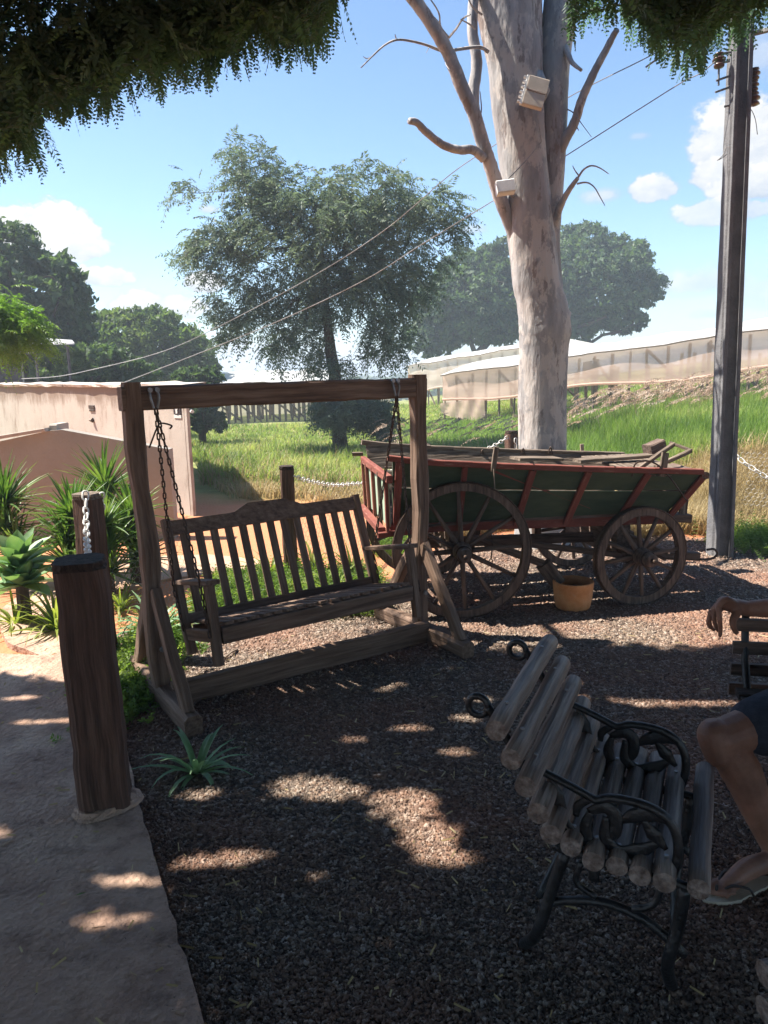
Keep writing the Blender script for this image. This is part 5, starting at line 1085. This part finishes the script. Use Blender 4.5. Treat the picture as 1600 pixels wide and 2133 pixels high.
    m=MB(44);m.beam(q(s1+.0,.30,.555),q(s1+.30,.28,.53),.14,.06,seg=3,jit=.003);m.beam(q(s1+.04,.4,.66),q(s1+.22,.42,.62),.12,.07,seg=3,jit=.004);m.build('footboard',M_wheel,t)
    # draw gear with hook
    m=MB(45);m.beam(q(1.3,.35,.42),q(1.62,.22,.26),.055,.07,seg=3);m.beam(q(1.6,.24,.27),q(1.86,.2,.25),.06,.06,seg=3,jit=.003);m.beam(q(.55,.2,.42),q(1.28,.05,.32),.035,.04,seg=3);m.build('draw_bar',M_wheel,t)
    m=MB(46);c=q(1.90,.18,.25);m.tube(smooth_curve([c+u*-.05-Z*.02,c+u*.05-Z*.02,c+u*.095+Z*.012,c+u*.07+Z*.05,c+u*.01+Z*.05],5),.009,7);m.build('hook',M_rust,t,True)
    m=MB(47);m.tube([q(-.02,-.2,.10),q(1.0,-.1,.12)],.001,3)
    m=MB(48);m.tube(smooth_curve([q(.24,.1,.56),q(.245,.08,.46),q(.235,.08,.36)],4),.005,5);m.tube([q(.235+.012*math.cos(x*.7),.08,.345+.02*math.sin(x*.7)) for x in range(10)],.004,5);m.build('dangling_chain',M_rust,t)
    m=MB(49);m.beam(q(.20,-.06,.98),q(.22,-.07,1.14),.032,.02,up=v,seg=2,jit=.001);m.tube([q(.2,-.075,1.0),q(.21,-.075,.85)],.004,4);m.build('stake_iron',M_oldwood,t)
    m=MB(50);m.tube(smooth_curve([q(1.18,-.04,.90),q(1.2,-.05,.99),q(1.30,-.06,1.0),q(1.42,-.05,.92),q(1.58,-.06,.72)],6),.006,5);m.build('bent_rod',M_rust,t)
    m=MB(51)
    for ss in (.48,.82,1.05): m.tube(smooth_curve([q(ss-.02,1.06,.94),q(ss,1.06,1.0),q(ss+.02,1.06,.94)],3),.006,5);m.tube([q(ss,-.05,top(ss)-.02),q(ss,-.05,top(ss)+.03)],.006,5)
    m.build('staple',M_rust,t)
    # loose things on top
    def plank(x0,x1,w_,h_,label,upv=(0,0,1),mt=M_oldwood,sd=1):
        m=MB(sd);m.beam(x0,x1,w_,h_,up=upv,seg=5,jit=.002);m.solo('timber_offcut',mt,x0,label,'plank')
    plank(q(1.05,.55,.945),q(1.66,.60,.955),.12,.025,'wide weathered plank lying flat across the nose of the wagon',sd=2)
    plank(q(1.30,.10,.93),q(1.68,.30,1.07),.028,.028,'thin batten leaning up to the right over the wagon nose',sd=3)
    plank(q(1.38,.02,.95),q(1.74,.18,1.03),.028,.028,'lower batten of the leaning frame on the wagon nose',sd=4)
    plank(q(1.66,.32,1.08),q(1.745,.18,1.03),.02,.02,'short cross piece closing the leaning frame on the wagon nose',sd=5)
    plank(q(1.40,-.03,.89),q(1.43,-.02,1.05),.05,.018,'upright grey board stump standing at the wagon rail',upv=v,sd=6)
    plank(q(1.72,.75,.98),q(1.86,.78,1.02),.10,.08,'dark chunky block resting at the far wagon corner',mt=M_wheel,sd=7)
    plank(q(1.80,.30,.86),q(1.74,.24,.56),.06,.02,'grey plank propped against the front of the wagon',upv=v,sd=8)
    plank(q(.55,.5,.99),q(.9,.55,.97),.16,.02,'broad board lying across the middle of the wagon',sd=9)
def build_pot():
    c=G(1202,1278);s=.138;t=thing('clay_pot','round terracotta pot of earth with a chipped rim on the gravel','pot',(c.x,c.y+.11,0))
    b=Vector((c.x,c.y+.12,.004));m=MB();H_=.19
    m.lathe(b,[(.0,0),(s*.80,0),(s*.86,.02),(s*.94,H_*.45),(s*.985,H_*.85),(s,H_*.93),(s*1.0,H_),(s*.97,H_*1.02),(s*.86,H_),(s*.84,H_*.9),(s*.82,H_*.60),(s*.0,H_*.58)],40);m.build('body',M_terra,t,True)
    m=MB(2);r=random.Random(2);vs=[(b.x,b.y,b.z+H_*.68)];n=24
    for j in range(3):
        for i in range(n): an=2*math.pi*i/n;rr=s*.82*(j+1)/3;vs.append((b.x+math.cos(an)*rr,b.y+math.sin(an)*rr,b.z+H_*(.66+r.uniform(-.03,.05))))
    fs=[(0,1+i,1+(i+1)%n) for i in range(n)]
    for j in range(2):
        for i in range(n): fs.append((1+j*n+i,1+j*n+n+i,1+j*n+n+(i+1)%n,1+j*n+(i+1)%n))
    m.add(vs,fs);m.build('soil',M_soil,t)
# ---------------- iron and log chair ----------------
def build_chair():
    w=Vector((.40,.915,0)).normalized();f=Vector((w.y,-w.x,0));Z=Vector((0,0,1));O=Vector((.265,1.765,0))
    t=thing('log_armchair','cast iron armchair with weathered round log slats in the right foreground','armchair',O)
    def q(a,b,z): return O+f*a+w*b+Z*z
    WN=.10
    def tr(px,py,b=WN):
        d=ray(px,py);s=(O+w*b-CAM).dot(w)/d.dot(w);p=CAM+d*s-O;return (p.dot(f),p.z)
    back=[(0,.765),(.042,.70),(.078,.635),(.110,.572),(.140,.512)]
    seat=[(.18,.455),(.236,.437),(.292,.43),(.348,.428),(.404,.428)]
    r=random.Random(12)
    for i,(a,z) in enumerate(back):
        m=MB(i);b0=-.0+.012*r.uniform(-1,1);b1=.66+.01*r.uniform(-1,1);n=9;pts=[q(a+r.uniform(-.0015,.0015),b0+(b1-b0)*j/n,z+r.uniform(-.0015,.0015)) for j in range(n+1)]
        rd=.0275;rr=[rd]+[rd*(1+r.uniform(-.05,.05)) for _ in range(n-1)]+[rd];m.tube(pts,rr,14,jit=.02);o=m.build('back_slat',M_log,t,False);o.data.polygons.foreach_set('use_smooth',[len(p.vertices)==4 for p in o.data.polygons])
    for i,(a,z) in enumerate(seat+[(.482,.422)]):
        m=MB(i+20);b0=.045+.012*r.uniform(-1,1);b1=.655+.01*r.uniform(-1,1);n=9;pts=[q(a+r.uniform(-.0015,.0015),b0+(b1-b0)*j/n,z+r.uniform(-.0015,.0015)) for j in range(n+1)]
        rd=.0265;rr=[rd]+[rd*(1+r.uniform(-.05,.05)) for _ in range(n-1)]+[rd];m.tube(pts,rr,14,jit=.02);o=m.build('seat_slat',M_log,t,False);o.data.polygons.foreach_set('use_smooth',[len(p.vertices)==4 for p in o.data.polygons])
    # side frames; curves traced once on the near frame plane and repeated on the far one
    arm=[tr(*p) for p in ((1084,1586),(1110,1598),(1140,1612),(1190,1638),(1232,1662),(1245,1666),(1270,1662),(1310,1668),(1355,1682),(1390,1706),(1410,1742),(1412,1785),(1400,1822))]
    leaves=[([(1146,1618),(1155,1655),(1168,1690),(1178,1705)],[.004,.016,.012,.003]),([(1144,1650),(1150,1700),(1172,1740),(1212,1762)],[.004,.014,.014,.004]),([(1176,1700),(1190,1725),(1215,1758)],[.003,.006,.003]),
        ([(1200,1700),(1205,1678),(1232,1664)],[.005,.008,.006]),([(1225,1690),(1262,1682),(1282,1702),(1280,1735),(1262,1752)],[.006,.012,.012,.010,.005]),([(1230,1690),(1220,1722),(1228,1760),(1240,1775)],[.005,.01,.01,.005]),
        ([(1255,1672),(1285,1705),(1298,1712)],[.004,.010,.006]),([(1292,1712),(1320,1700),(1360,1696),(1398,1716)],[.004,.013,.015,.004]),([(1338,1706),(1362,1738),(1388,1770)],[.004,.013,.004]),
        ([(1262,1700),(1262,1745),(1290,1772),(1330,1772),(1382,1752)],[.005,.011,.010,.014,.004]),([(1236,1765),(1240,1800),(1236,1835)],[.009,.008,.009]),([(1200,1760),(1222,1770),(1240,1765)],[.006,.009,.006])]
    lt=[([tr(*p) for p in c],rr) for c,rr in leaves]
    for b,lab in ((WN,'near side frame'),(WN+.43,'far side frame')):
        sgn=1 if b<.3 else -1;m=MB(int(b*99));c=smooth_curve([q(a,b,z) for a,z in arm],5);m.tube(c,lerp_list([.0095,.0105,.011,.0115,.012,.012],len(c)),10)
        # stile behind the back slats up to the curl
        st=[(a-.034,z-.012) for a,z in back];st=[(-.05,.775)]+st+[(.14,.43),(.16,.40)]
        m.tube(smooth_curve([q(a,b,z) for a,z in st],4),.012,8)
        cc=q(-.075,b,.775);m.tube([cc+f*(.027*math.cos(x))+Z*(.027*math.sin(x)) for x in np.linspace(0,2*math.pi,18)],.0095,8,cap=False)
        # seat rail, legs and stretcher arches
        m.tube(smooth_curve([q(a,b,z) for a,z in [(.13,.42),(.19,.415),(.30,.395),(.42,.393),(.50,.38)]],5),.012,8)
        m.tube(smooth_curve([q(a,b,z) for a,z in [(.16,.41),(.13,.30),(.09,.15)]]+[q(.03,b+.11*sgn,.01)],5),.0165,8)
        m.tube(smooth_curve([q(a,b,z) for a,z in [(.45,.39),(.44,.28),(.42,.16)]]+[q(.43,b+.11*sgn,.01)],5),.0165,8)
        m.tube(smooth_curve([q(a,b,z) for a,z in [(.10,.24),(.17,.27),(.26,.29),(.36,.27),(.46,.20)]],5),.012,8)
        m.tube(smooth_curve([q(a,b,z) for a,z in [(.20,.39),(.19,.33),(.24,.30)]],5),.009,8);m.tube(smooth_curve([q(a,b,z) for a,z in [(.40,.39),(.38,.32),(.33,.29)]],5),.009,8)
        o=m.build('side_frame',M_iron,t,True);o['label']=lab
        mm=MB(7)
        for pts,rr in lt:
            c=smooth_curve([q(a,b,z) for a,z in pts],5);mm.tube(c,[x*1.55 for x in lerp_list(rr,len(c))],8,flat=.3,flatdir=w)
        mm.build('leaf_scroll',M_iron,o,True)
    for b in (WN+.005,WN+.435):
        for a,z in back+seat: m=MB();m.tube([q(a,b,z+.027),q(a,b,z+.0315)],.0055,7);m.build('bolt',M_steel,t)
def build_bench():
    # second bench at the right edge, mostly out of the frame
    Z=Vector((0,0,1));O=Vector((P(1528,1350,2.80).x,2.80,0));w=Vector((.975,-.20,0)).normalized();f=Vector((w.y,-w.x,0))
    t=thing('park_bench','dark flat slatted iron bench cut off by the right edge','bench',O)
    def q(a,b,z): return O+w*a+f*b+Z*z
    for i,py in enumerate((1300,1350,1397,1440)):
        z=P(1530,py,2.80+.0).z;m=MB(i);o=-.055 if i==0 else 0;m.beam(q(o if i else 0,-.012*i,z),q(1.25,-.012*i,z),.022,.048,up=Z,seg=6,jit=.001);m.build('back_slat',M_wheel,t)
    for i in range(5): m=MB(i+9);m.beam(q(.0,.09+i*.085,.42),q(1.25,.09+i*.085,.42),.065,.022,seg=5,jit=.001);m.build('seat_slat',M_dark,t)
    for b in (.045,1.2):
        m=MB();m.tube(smooth_curve([q(b,-.03,P(1550,1290,2.8).z+.02),q(b,-.035,.66),q(b,.0,.52),q(b,.06,.40),q(b,.05,.2),q(b,-.04,.0)],5),.015,8);m.tube(smooth_curve([q(b,.06,.40),q(b,.3,.395),q(b,.47,.39),q(b,.45,.2),q(b,.5,.0)],5),.015,8)
        m.build('side_frame',M_iron,t,True)
    # log end poking in at the bottom right corner
    a=P(1600,2060,1.43);c=Vector((a.x,a.y,0));s=thing('log_stool','low log stool with pale cut ends cropped at the bottom right corner','stool',(c.x+.12,c.y,0))
    for i,(ox,oy,z) in enumerate(((0,0,.30),(0,-.055,.19))):
        m=MB(i);p=P(1592+0*i,2030+75*i,1.43-.04*i);m.tube([p,p+Vector((.45,.1,0))],.028,14,jit=.02);m.build('log_slat',M_log,s)
    m=MB();p=P(1640,2133,1.40);m.tube([(p.x,p.y,.35),(p.x,p.y,0)],.02,8);m.tube([(p.x+.35,p.y+.1,.35),(p.x+.35,p.y+.1,0)],.02,8);m.build('leg',M_iron,s,True)
# ---------------- person ----------------
def capsule_mesh(parts,n=14):
    """closed tapered capsules; merged afterwards into one skin by a voxel remesh"""
    m=MB()
    for pts,rad in parts:
        c=smooth_curve(pts,4) if len(pts)>2 else [Vector(pts[0]).lerp(Vector(pts[1]),i/5) for i in range(6)];rr=lerp_list(rad,len(c))
        # rounded ends
        d0=(c[0]-c[1]).normalized();d1=(c[-1]-c[-2]).normalized();pre=[c[0]+d0*rr[0]*s for s in (.92,.7,.38)];post=[c[-1]+d1*rr[-1]*s for s in (.38,.7,.92)]
        m.tube(pre+c+post,[rr[0]*.38,rr[0]*.71,rr[0]*.92]+rr+[rr[-1]*.92,rr[-1]*.71,rr[-1]*.38],n)
    return m
def remeshed(o,vox,sm=4):
    a=o.modifiers.new('remesh','REMESH');a.mode='VOXEL';a.voxel_size=vox;a.use_smooth_shade=True
    b=o.modifiers.new('smooth','SMOOTH');b.iterations=sm;b.factor=.5
def build_person():
    knee=P(1498,1540,2.28);ank=Vector((P(1604,1770,2.26).x,2.26,.10));hip=Vector((1.78,2.50,.56));hip2=Vector((1.84,2.28,.56));knee2=Vector((1.50,1.96,.50));ank2=Vector((1.52,1.90,.1))
    heel=Vector((ank.x+.055,ank.y+.005,.045));ball=Vector((P(1514,1868,2.14).x,2.14,.04))
    t=thing('person','person in dark shorts and flip flops at the right edge, arm over the bench','person',(1.8,2.4,0))
    sh=Vector((1.78,2.60,1.07));el=P(1690,1268,2.66);wr=P(1556,1268,2.73);kn=P(1500,1262,2.72)
    sh2=Vector((1.88,2.26,1.07));el2=Vector((1.78,2.05,.83));wr2=Vector((1.60,2.05,.62))
    parts=[([hip,hip.lerp(knee,.5)+Vector((0,0,.01)),knee],[.095,.083,.062]),
     ([knee+Vector((-.012,0,.012)),knee+Vector((0,-.01,-.035))],[.058,.054]),
     ([knee,knee.lerp(ank,.3)+Vector((.022,.012,0)),knee.lerp(ank,.65)+Vector((.012,.006,0)),ank],[.057,.066,.052,.036]),
     ([heel,ank+Vector((.01,0,-.02))],[.034,.036]),([heel,ank.lerp(ball,.5)+Vector((0,0,-.015)),ball],[.032,.034,.026]),([heel+Vector((0,.012,0)),ball+Vector((.01,.028,-.004))],[.028,.02]),
     ([hip2,hip2.lerp(knee2,.5),knee2],[.095,.083,.062]),([knee2,knee2.lerp(ank2,.35),ank2],[.056,.056,.034]),([ank2,ank2+Vector((-.1,-.12,-.06))],[.034,.026]),
     ([Vector((1.84,2.40,.56)),Vector((1.86,2.41,.78)),Vector((1.84,2.43,1.02))],[.13,.135,.14]),([sh,Vector((1.83,2.43,1.08)),sh2],[.06,.085,.06]),
     ([Vector((1.83,2.43,1.08)),Vector((1.81,2.42,1.2))],[.062,.055]),([Vector((1.80,2.42,1.27)),Vector((1.79,2.41,1.345))],[.076,.085]),([Vector((1.735,2.40,1.25)),Vector((1.73,2.40,1.22))],[.045,.04]),([Vector((1.70,2.395,1.30)),Vector((1.69,2.393,1.275))],[.012,.014]),
     ([Vector((1.79,2.505,1.30)),Vector((1.79,2.507,1.28))],[.014,.014]),([Vector((1.80,2.322,1.30)),Vector((1.80,2.320,1.28))],[.014,.014]),
     ([sh,sh.lerp(el,.5),el],[.055,.05,.042]),([el,el.lerp(wr,.35)+Vector((0,0,.004)),wr],[.043,.043,.029]),
     ([sh2,el2],[.055,.042]),([el2,wr2],[.043,.028]),([wr2,wr2+Vector((-.07,-.02,-.02))],[.03,.028])]
    # toes
    dt=Vector((-1,-.42,0)).normalized();sd=Vector((-dt.y,dt.x,0))
    for i in range(5):
        o=ball+dt*(.012-.006*abs(i))+sd*(.026-.0135*i)*-1+Vector((0,0,-.006));ln=.038-.005*i;r0=.0125-.0012*i if i else .0145
        o=ball+sd*(-.024+.0125*i)*1.0+Vector((0,0,-.008));parts.append(([o,o+dt*(.028+.0) *.9+Vector((0,0,.006)),o+dt*(ln+.022-.003*i)+Vector((0,0,-.006))],[r0*1.1,r0,r0*.85]))
    # hand: palm from four metacarpals, five bent fingers hanging over the bench end
    D=2.73
    def h(px,py,dy=0): return P(px,py,D+dy)
    meta=[(1492,1268,-.030),(1485,1272,-.010),(1483,1278,.012),(1486,1286,.030)]
    parts.append(([wr,h(1530,1262,-.005),h(1508,1256,-.008)],[.029,.029,.026]))
    for i,(x,y,dy) in enumerate(meta): parts.append(([h(1535,1262,dy*.5),h((1535+x)/2,1250+i*2,dy*.8),h(x+5,y-6,dy)],[.017,.0165,.0125]))
    fing=[[(1497,1264,-.034),(1499,1290,-.044),(1501,1310,-.040),(1500,1324,-.030)],[(1487,1268,-.012),(1488,1292,-.018),(1492,1306,-.012),(1496,1314,.0)],
          [(1480,1274,.010),(1478,1294,.008),(1482,1307,.014),(1488,1312,.026)],[(1478,1282,.030),(1475,1297,.032),(1479,1307,.038),(1485,1309,.045)]]
    for i,c in enumerate(fing): parts.append(([h(*p) for p in c],[.0112-.0008*i,.0100-.0007*i,.0090-.0006*i,.0078-.0005*i]))
    parts.append(([h(1536,1276,-.028),h(1527,1292,-.050),h(1528,1306,-.056),h(1534,1318,-.050)],[.016,.0135,.0115,.0095]))
    m=capsule_mesh(parts);o=m.build('body',M_skin,t,True);remeshed(o,.0042,6)
    m=capsule_mesh([([hip+Vector((.03,0,0)),hip.lerp(knee,.45)+Vector((0,0,.005)),hip.lerp(knee,.80)+Vector((0,0,.004))],[.122,.108,.092]),([hip2+Vector((.03,0,0)),hip2.lerp(knee2,.7)],[.12,.10]),([hip,hip2],[.125,.125]),([hip.lerp(knee,.5)-Vector((0,0,.03)),hip.lerp(knee,.8)-Vector((-.02,0,.045))],[.07,.055])])
    o=m.build('shorts',M_shorts,t,True);remeshed(o,.007,4)
    m=capsule_mesh([([Vector((1.85,2.40,.62)),Vector((1.865,2.41,.80)),Vector((1.85,2.43,1.02))],[.15,.155,.16]),([sh+Vector((0,.005,0)),Vector((1.83,2.43,1.07)),sh2],[.075,.1,.075]),([sh,sh.lerp(el,.45)],[.072,.066]),([sh2,sh2.lerp(el2,.5)],[.072,.062])])
    o=m.build('shirt',M_shirt,t,True);remeshed(o,.009,4)
    m=capsule_mesh([([Vector((1.83,2.415,1.31)),Vector((1.815,2.412,1.375))],[.082,.086])]);o=m.build('hair',M_hair,t,True);remeshed(o,.008,2)
    # flip flops
    def flop(c,dt,nm='flip_flop'):
        sd=Vector((-dt.y,dt.x,0));n=28;out=[];Lh=.135
        for i in range(n):
            an=2*math.pi*i/n;x=math.cos(an);y=math.sin(an);wd=.046+.009*x-(.006 if -.6<x<.2 else 0);out.append(c+dt*(x*Lh)+sd*(y*wd*(1-.12*x*x))+Vector((0,0,.004)))
        mm=MB();mm.poly(out,.016,(0,0,1));ob=mm.build(nm,M_sandal,t)
        s=MB();tip=c+dt*.085+Vector((0,0,.022))
        for sg in (-1,1): s.tube(smooth_curve([tip,c+dt*.05+sd*sg*.022+Vector((0,0,.054)),c+dt*.005+sd*sg*.046+Vector((0,0,.05)),c-dt*.02+sd*sg*.044+Vector((0,0,.018))],5),.006,6,flat=.6)
        s.tube([tip,tip+Vector((0,0,.03))],.005,6);s.build('strap',M_strap,ob,True)
    dt=Vector((-1,-.36,0)).normalized();flop(ball-dt*.042+Vector((0,0,-.04)),dt);flop(ank2+Vector((-.03,-.06,-.1)),Vector((-.64,-.77,0)).normalized())
# ---------------- plants ----------------
def rosette(name,label,cat,c,n,L,wd,matr,seed,el=(.1,1.45),droop=.3,stem=0.0,tiers=1,fold=.25,group=None,width_peak=.35,seg=6,up=0.0):
    """plant of strap or sword leaves round a centre; every leaf folded and curved"""
    g=np.random.default_rng(seed);c=Vector(c);t=thing(name,label,cat,(c.x,c.y,0),group);m=MB(seed);o=Vector((c.x,c.y,c.z+stem))
    for i in range(n):
        az=i*2.39996+g.uniform(-.3,.3);tt=i%tiers;o=Vector((c.x+.05*math.sin(seed+tt*2)*tt,c.y-.04*tt,c.z+stem*(1-tt*.30)));e=el[0]+(el[1]-el[0])*(i/n)**.8+g.uniform(-.1,.1);ln=L*g.uniform(.7,1.12);w=wd*g.uniform(.8,1.15);d=Vector((math.cos(az),math.sin(az),0));sd=Vector((-d.y,d.x,0));dr=droop*g.uniform(.4,1.5);vs=[];p=o+d*.01;an=e
        for k in range(seg+1):
            s=k/seg;ww=w*(math.sin(math.pi*min(1,(s*.9+.12)**(.7 if width_peak<.5 else 1.3)))**.8)*.5 if k<seg else .0015
            nn=(Vector((0,0,1))*math.cos(an)-d*math.sin(an));vs+=[p-sd*ww+nn*fold*ww,p-nn*fold*ww*.4,p+sd*ww+nn*fold*ww]
            p=p+(d*math.cos(an)+Vector((0,0,1))*math.sin(an))*(ln/seg);an-=dr/seg*(1+s*1.5)
        fs=[]
        for k in range(seg): a=k*3;fs+=[(a,a+1,a+4,a+3),(a+1,a+2,a+5,a+4)]
        m.add(vs,fs)
    m.build('leaves',matr,t,True)
    if stem>.05: mm=MB(seed);mm.tube([(c.x,c.y,-.02),(c.x,c.y,stem)],[.05,.035],8,jit=.1);mm.build('stem',M_bark,t)
    return t
def build_plants():
    def at(px,py,D): p=P(px,py,D);return (p.x,D,0),p.z
    GY='spiky plants in the bed by the wall';GL='strap leaved clumps'
    for px,py,D,n,L,lab,sd in ((218,1010,6.2,80,.40,'tallest spiky yucca of the bed, behind the weathered post',1),(150,1065,5.7,70,.36,'spiky yucca left of the weathered post',2),(272,1062,5.9,70,.34,'spiky yucca half behind the left swing upright',3),(8,1040,5.9,80,.40,'spiky yucca at the left edge above the agave',4),(215,1085,5.5,50,.30,'low spiky yucca between the weathered post and the wire',5)):
        c,z=at(px,py,D);rosette('yucca',lab,'yucca',c,n*3,L,.028,M_yucca,sd,(-.3,1.5),.25,stem=max(0,z-.04),tiers=3,fold=.5,group=GY,seg=5)
    c,z=at(40,1170,4.95);rosette('agave','pale green broad leaved agave on a short trunk at the left edge','agave',c,44,.26,.12,M_agave,7,(-.25,1.45),.25,stem=max(0,z-.03),tiers=2,fold=.35,width_peak=.6)
    c,z=at(115,1270,4.75);rosette('lily_clump','yellow green strap leaved clump left of the foreground post','strap plant',c,60,.42,.022,M_lily,8,(.35,1.45),1.1,stem=.0,group=GL)
    c,z=at(30,1280,4.9);rosette('lily_clump','loose strap leaved clump below the agave','strap plant',c,36,.40,.02,M_lily,9,(.2,1.3),1.3,group=GL)
    c,z=at(245,1195,5.2);rosette('lily_clump','small strap leaved clump between the post and the swing upright','strap plant',c,34,.34,.018,M_lily,10,(.3,1.4),1.1,group=GL)
    c=G(325,1335);rosette('crinum_clump','arching bluish strap leaved clump behind the left swing foot','strap plant',(c.x,c.y,0),46,.44,.03,M_crinum,11,(.3,1.35),1.5,group=GL)
    c=G(410,1612);rosette('crinum_clump','low bluish strap leaved clump alone on the gravel in front of the swing','strap plant',(c.x,c.y,0),24,.25,.024,M_crinum,12,(.22,1.15),1.1,group=GL)
    for px,py,D,sd,lab in ((690,1215,5.35,13,'upright strap leaved clump seen through the right slats of the bench'),(560,1130,6.0,14,'pale strap leaved clump left of the middle post'),(650,1120,6.1,15,'sprawling strap leaved clump right of the middle post'),(735,1190,5.9,16,'strap leaved clump by the right end of the bench back')):
        c,z=at(px,py,D);rosette('lily_clump',lab,'strap plant',c,32,.36,.026,M_lily,sd,(.35,1.4),1.0,group=GL)
    # feathery herbs: ground cover nobody could count
    g=np.random.default_rng(8);V=[];
    def patch(n,xf,yf,hmax,out,lw=.012,ll=.03):
        x=xf(n);y=yf(n);b=np.stack([x,y,np.full(n,.0)],1);d=g.normal(0,.45,(n,3));d[:,2]=1.0;out.append(fronds(b,d,hmax*g.uniform(.4,1.1,n),7,np.full(n,ll),np.full(n,lw),g.uniform(.1,.6,n),g,rach=.0015,hang=.0))
    o=[];patch(3600,lambda n:g.uniform(-1.35,-.05,n),lambda n:g.uniform(4.95,5.95,n),.26,o);V+=o
    m=(V[0][0],V[0][1]);tag(link('herb_bed',raw_mesh('herb_bed',m[0],m[1]),M_fern),'feathery bright green herbs covering the bed behind the swing','ground cover',kind='stuff')
    o=[];patch(900,lambda n:g.normal(-1.42,.10,n),lambda n:g.normal(4.25,.28,n),.2,o);patch(500,lambda n:g.normal(-1.33,.07,n),lambda n:g.normal(3.75,.2,n),.15,o);v,f=merge(o);tag(link('weeds',raw_mesh('weeds',v,f),M_fern),'low feathery weeds along the concrete edge by the swing foot','ground cover',kind='stuff')
    o=[];patch(900,lambda n:g.normal(3.45,.18,n),lambda n:g.normal(6.75,.25,n),.34,o);v,f=merge(o);tag(link('bank_weeds',raw_mesh('bank_weeds',v,f),M_fern),'bright green weeds at the right edge below the dry bank','ground cover',kind='stuff')
    o=[];patch(500,lambda n:g.uniform(-.1,.35,n),lambda n:g.uniform(6.6,7.3,n),.2,o);v,f=merge(o);tag(link('tail_weeds',raw_mesh('tail_weeds',v,f),M_fern),'green weeds on the earth behind the wagon tail','ground cover',kind='stuff')
    # litter: fallen leaves and twigs
    def leafy(px,py,z,s,mt,lab,a=0.3):
        c=G(px,py,z);mm=MB(px);d=Vector((math.cos(a),math.sin(a),0));sd=Vector((-d.y,d.x,0));mm.add([c-d*s,c-sd*s*.35+Vector((0,0,s*.2)),c+d*s+Vector((0,0,s*.15)),c+sd*s*.35+Vector((0,0,s*.1)),c+Vector((0,0,.002))],[(0,1,4),(1,2,4),(2,3,4),(3,0,4)]);mm.solo('fallen_leaf',mt,c,lab,'leaf')
    leafy(10,1461,.045,.022,M_plume,'pale fallen leaf on the concrete at the left edge');leafy(168,1863,.045,.018,M_fern,'small green leaf lying on the concrete')
    leafy(820,1448,.02,.02,M_plume,'pale dry leaf on the shaded gravel in front of the swing');leafy(1460,1665,.015,.015,M_plume,'tiny pale leaf on the gravel beside the armchair')
    c=G(482,1362,.02);mm=MB(2);mm.tube([c-Vector((.03,.06,0)),c+Vector((.0,.0,.012)),c+Vector((.02,.07,0))],.008,6,jit=.2);mm.solo('stick',M_oldwood,c,'short pale stick on the gravel under the swing bench','stick')
    c=G(1120,1185,0.0);
    g2=np.random.default_rng(5);n=620;x=g2.uniform(-1.7,2.6,n);y=g2.uniform(1.4,4.6,n);x=x*np.clip(y/3,.3,1.2)
    z=np.where(x<edge_x(y),.042,.02);a=g2.uniform(0,6.283,n);Lg=g2.uniform(.006,.026,n);d=np.stack([np.cos(a),np.sin(a),0*a],1)*Lg[:,None];s=np.stack([-np.sin(a),np.cos(a),0*a],1)*.0021;b=np.stack([x,y,z],1)
    q=np.stack([b-d-s,b+d*1-s,b+d+s+np.array([0,0,.004]),b-d+s+np.array([0,0,.003])],1).reshape(-1,3)
    tag(link('litter',raw_mesh('litter',q,np.arange(len(q)).reshape(-1,4)),M_drygrass),'fine dry twigs and leaflets strewn over gravel and concrete','litter',kind='stuff')
# ---------------- assemble ----------------
build_terrain();build_path();build_gravel();build_far();build_grass()
build_buildings();build_shadehouses();build_trees();build_eucalyptus();build_canopy();build_pole()
build_fences();build_swing();build_wagon();build_pot();build_plants();build_chair();build_bench();build_person()
if HAZE>0: build_haze()
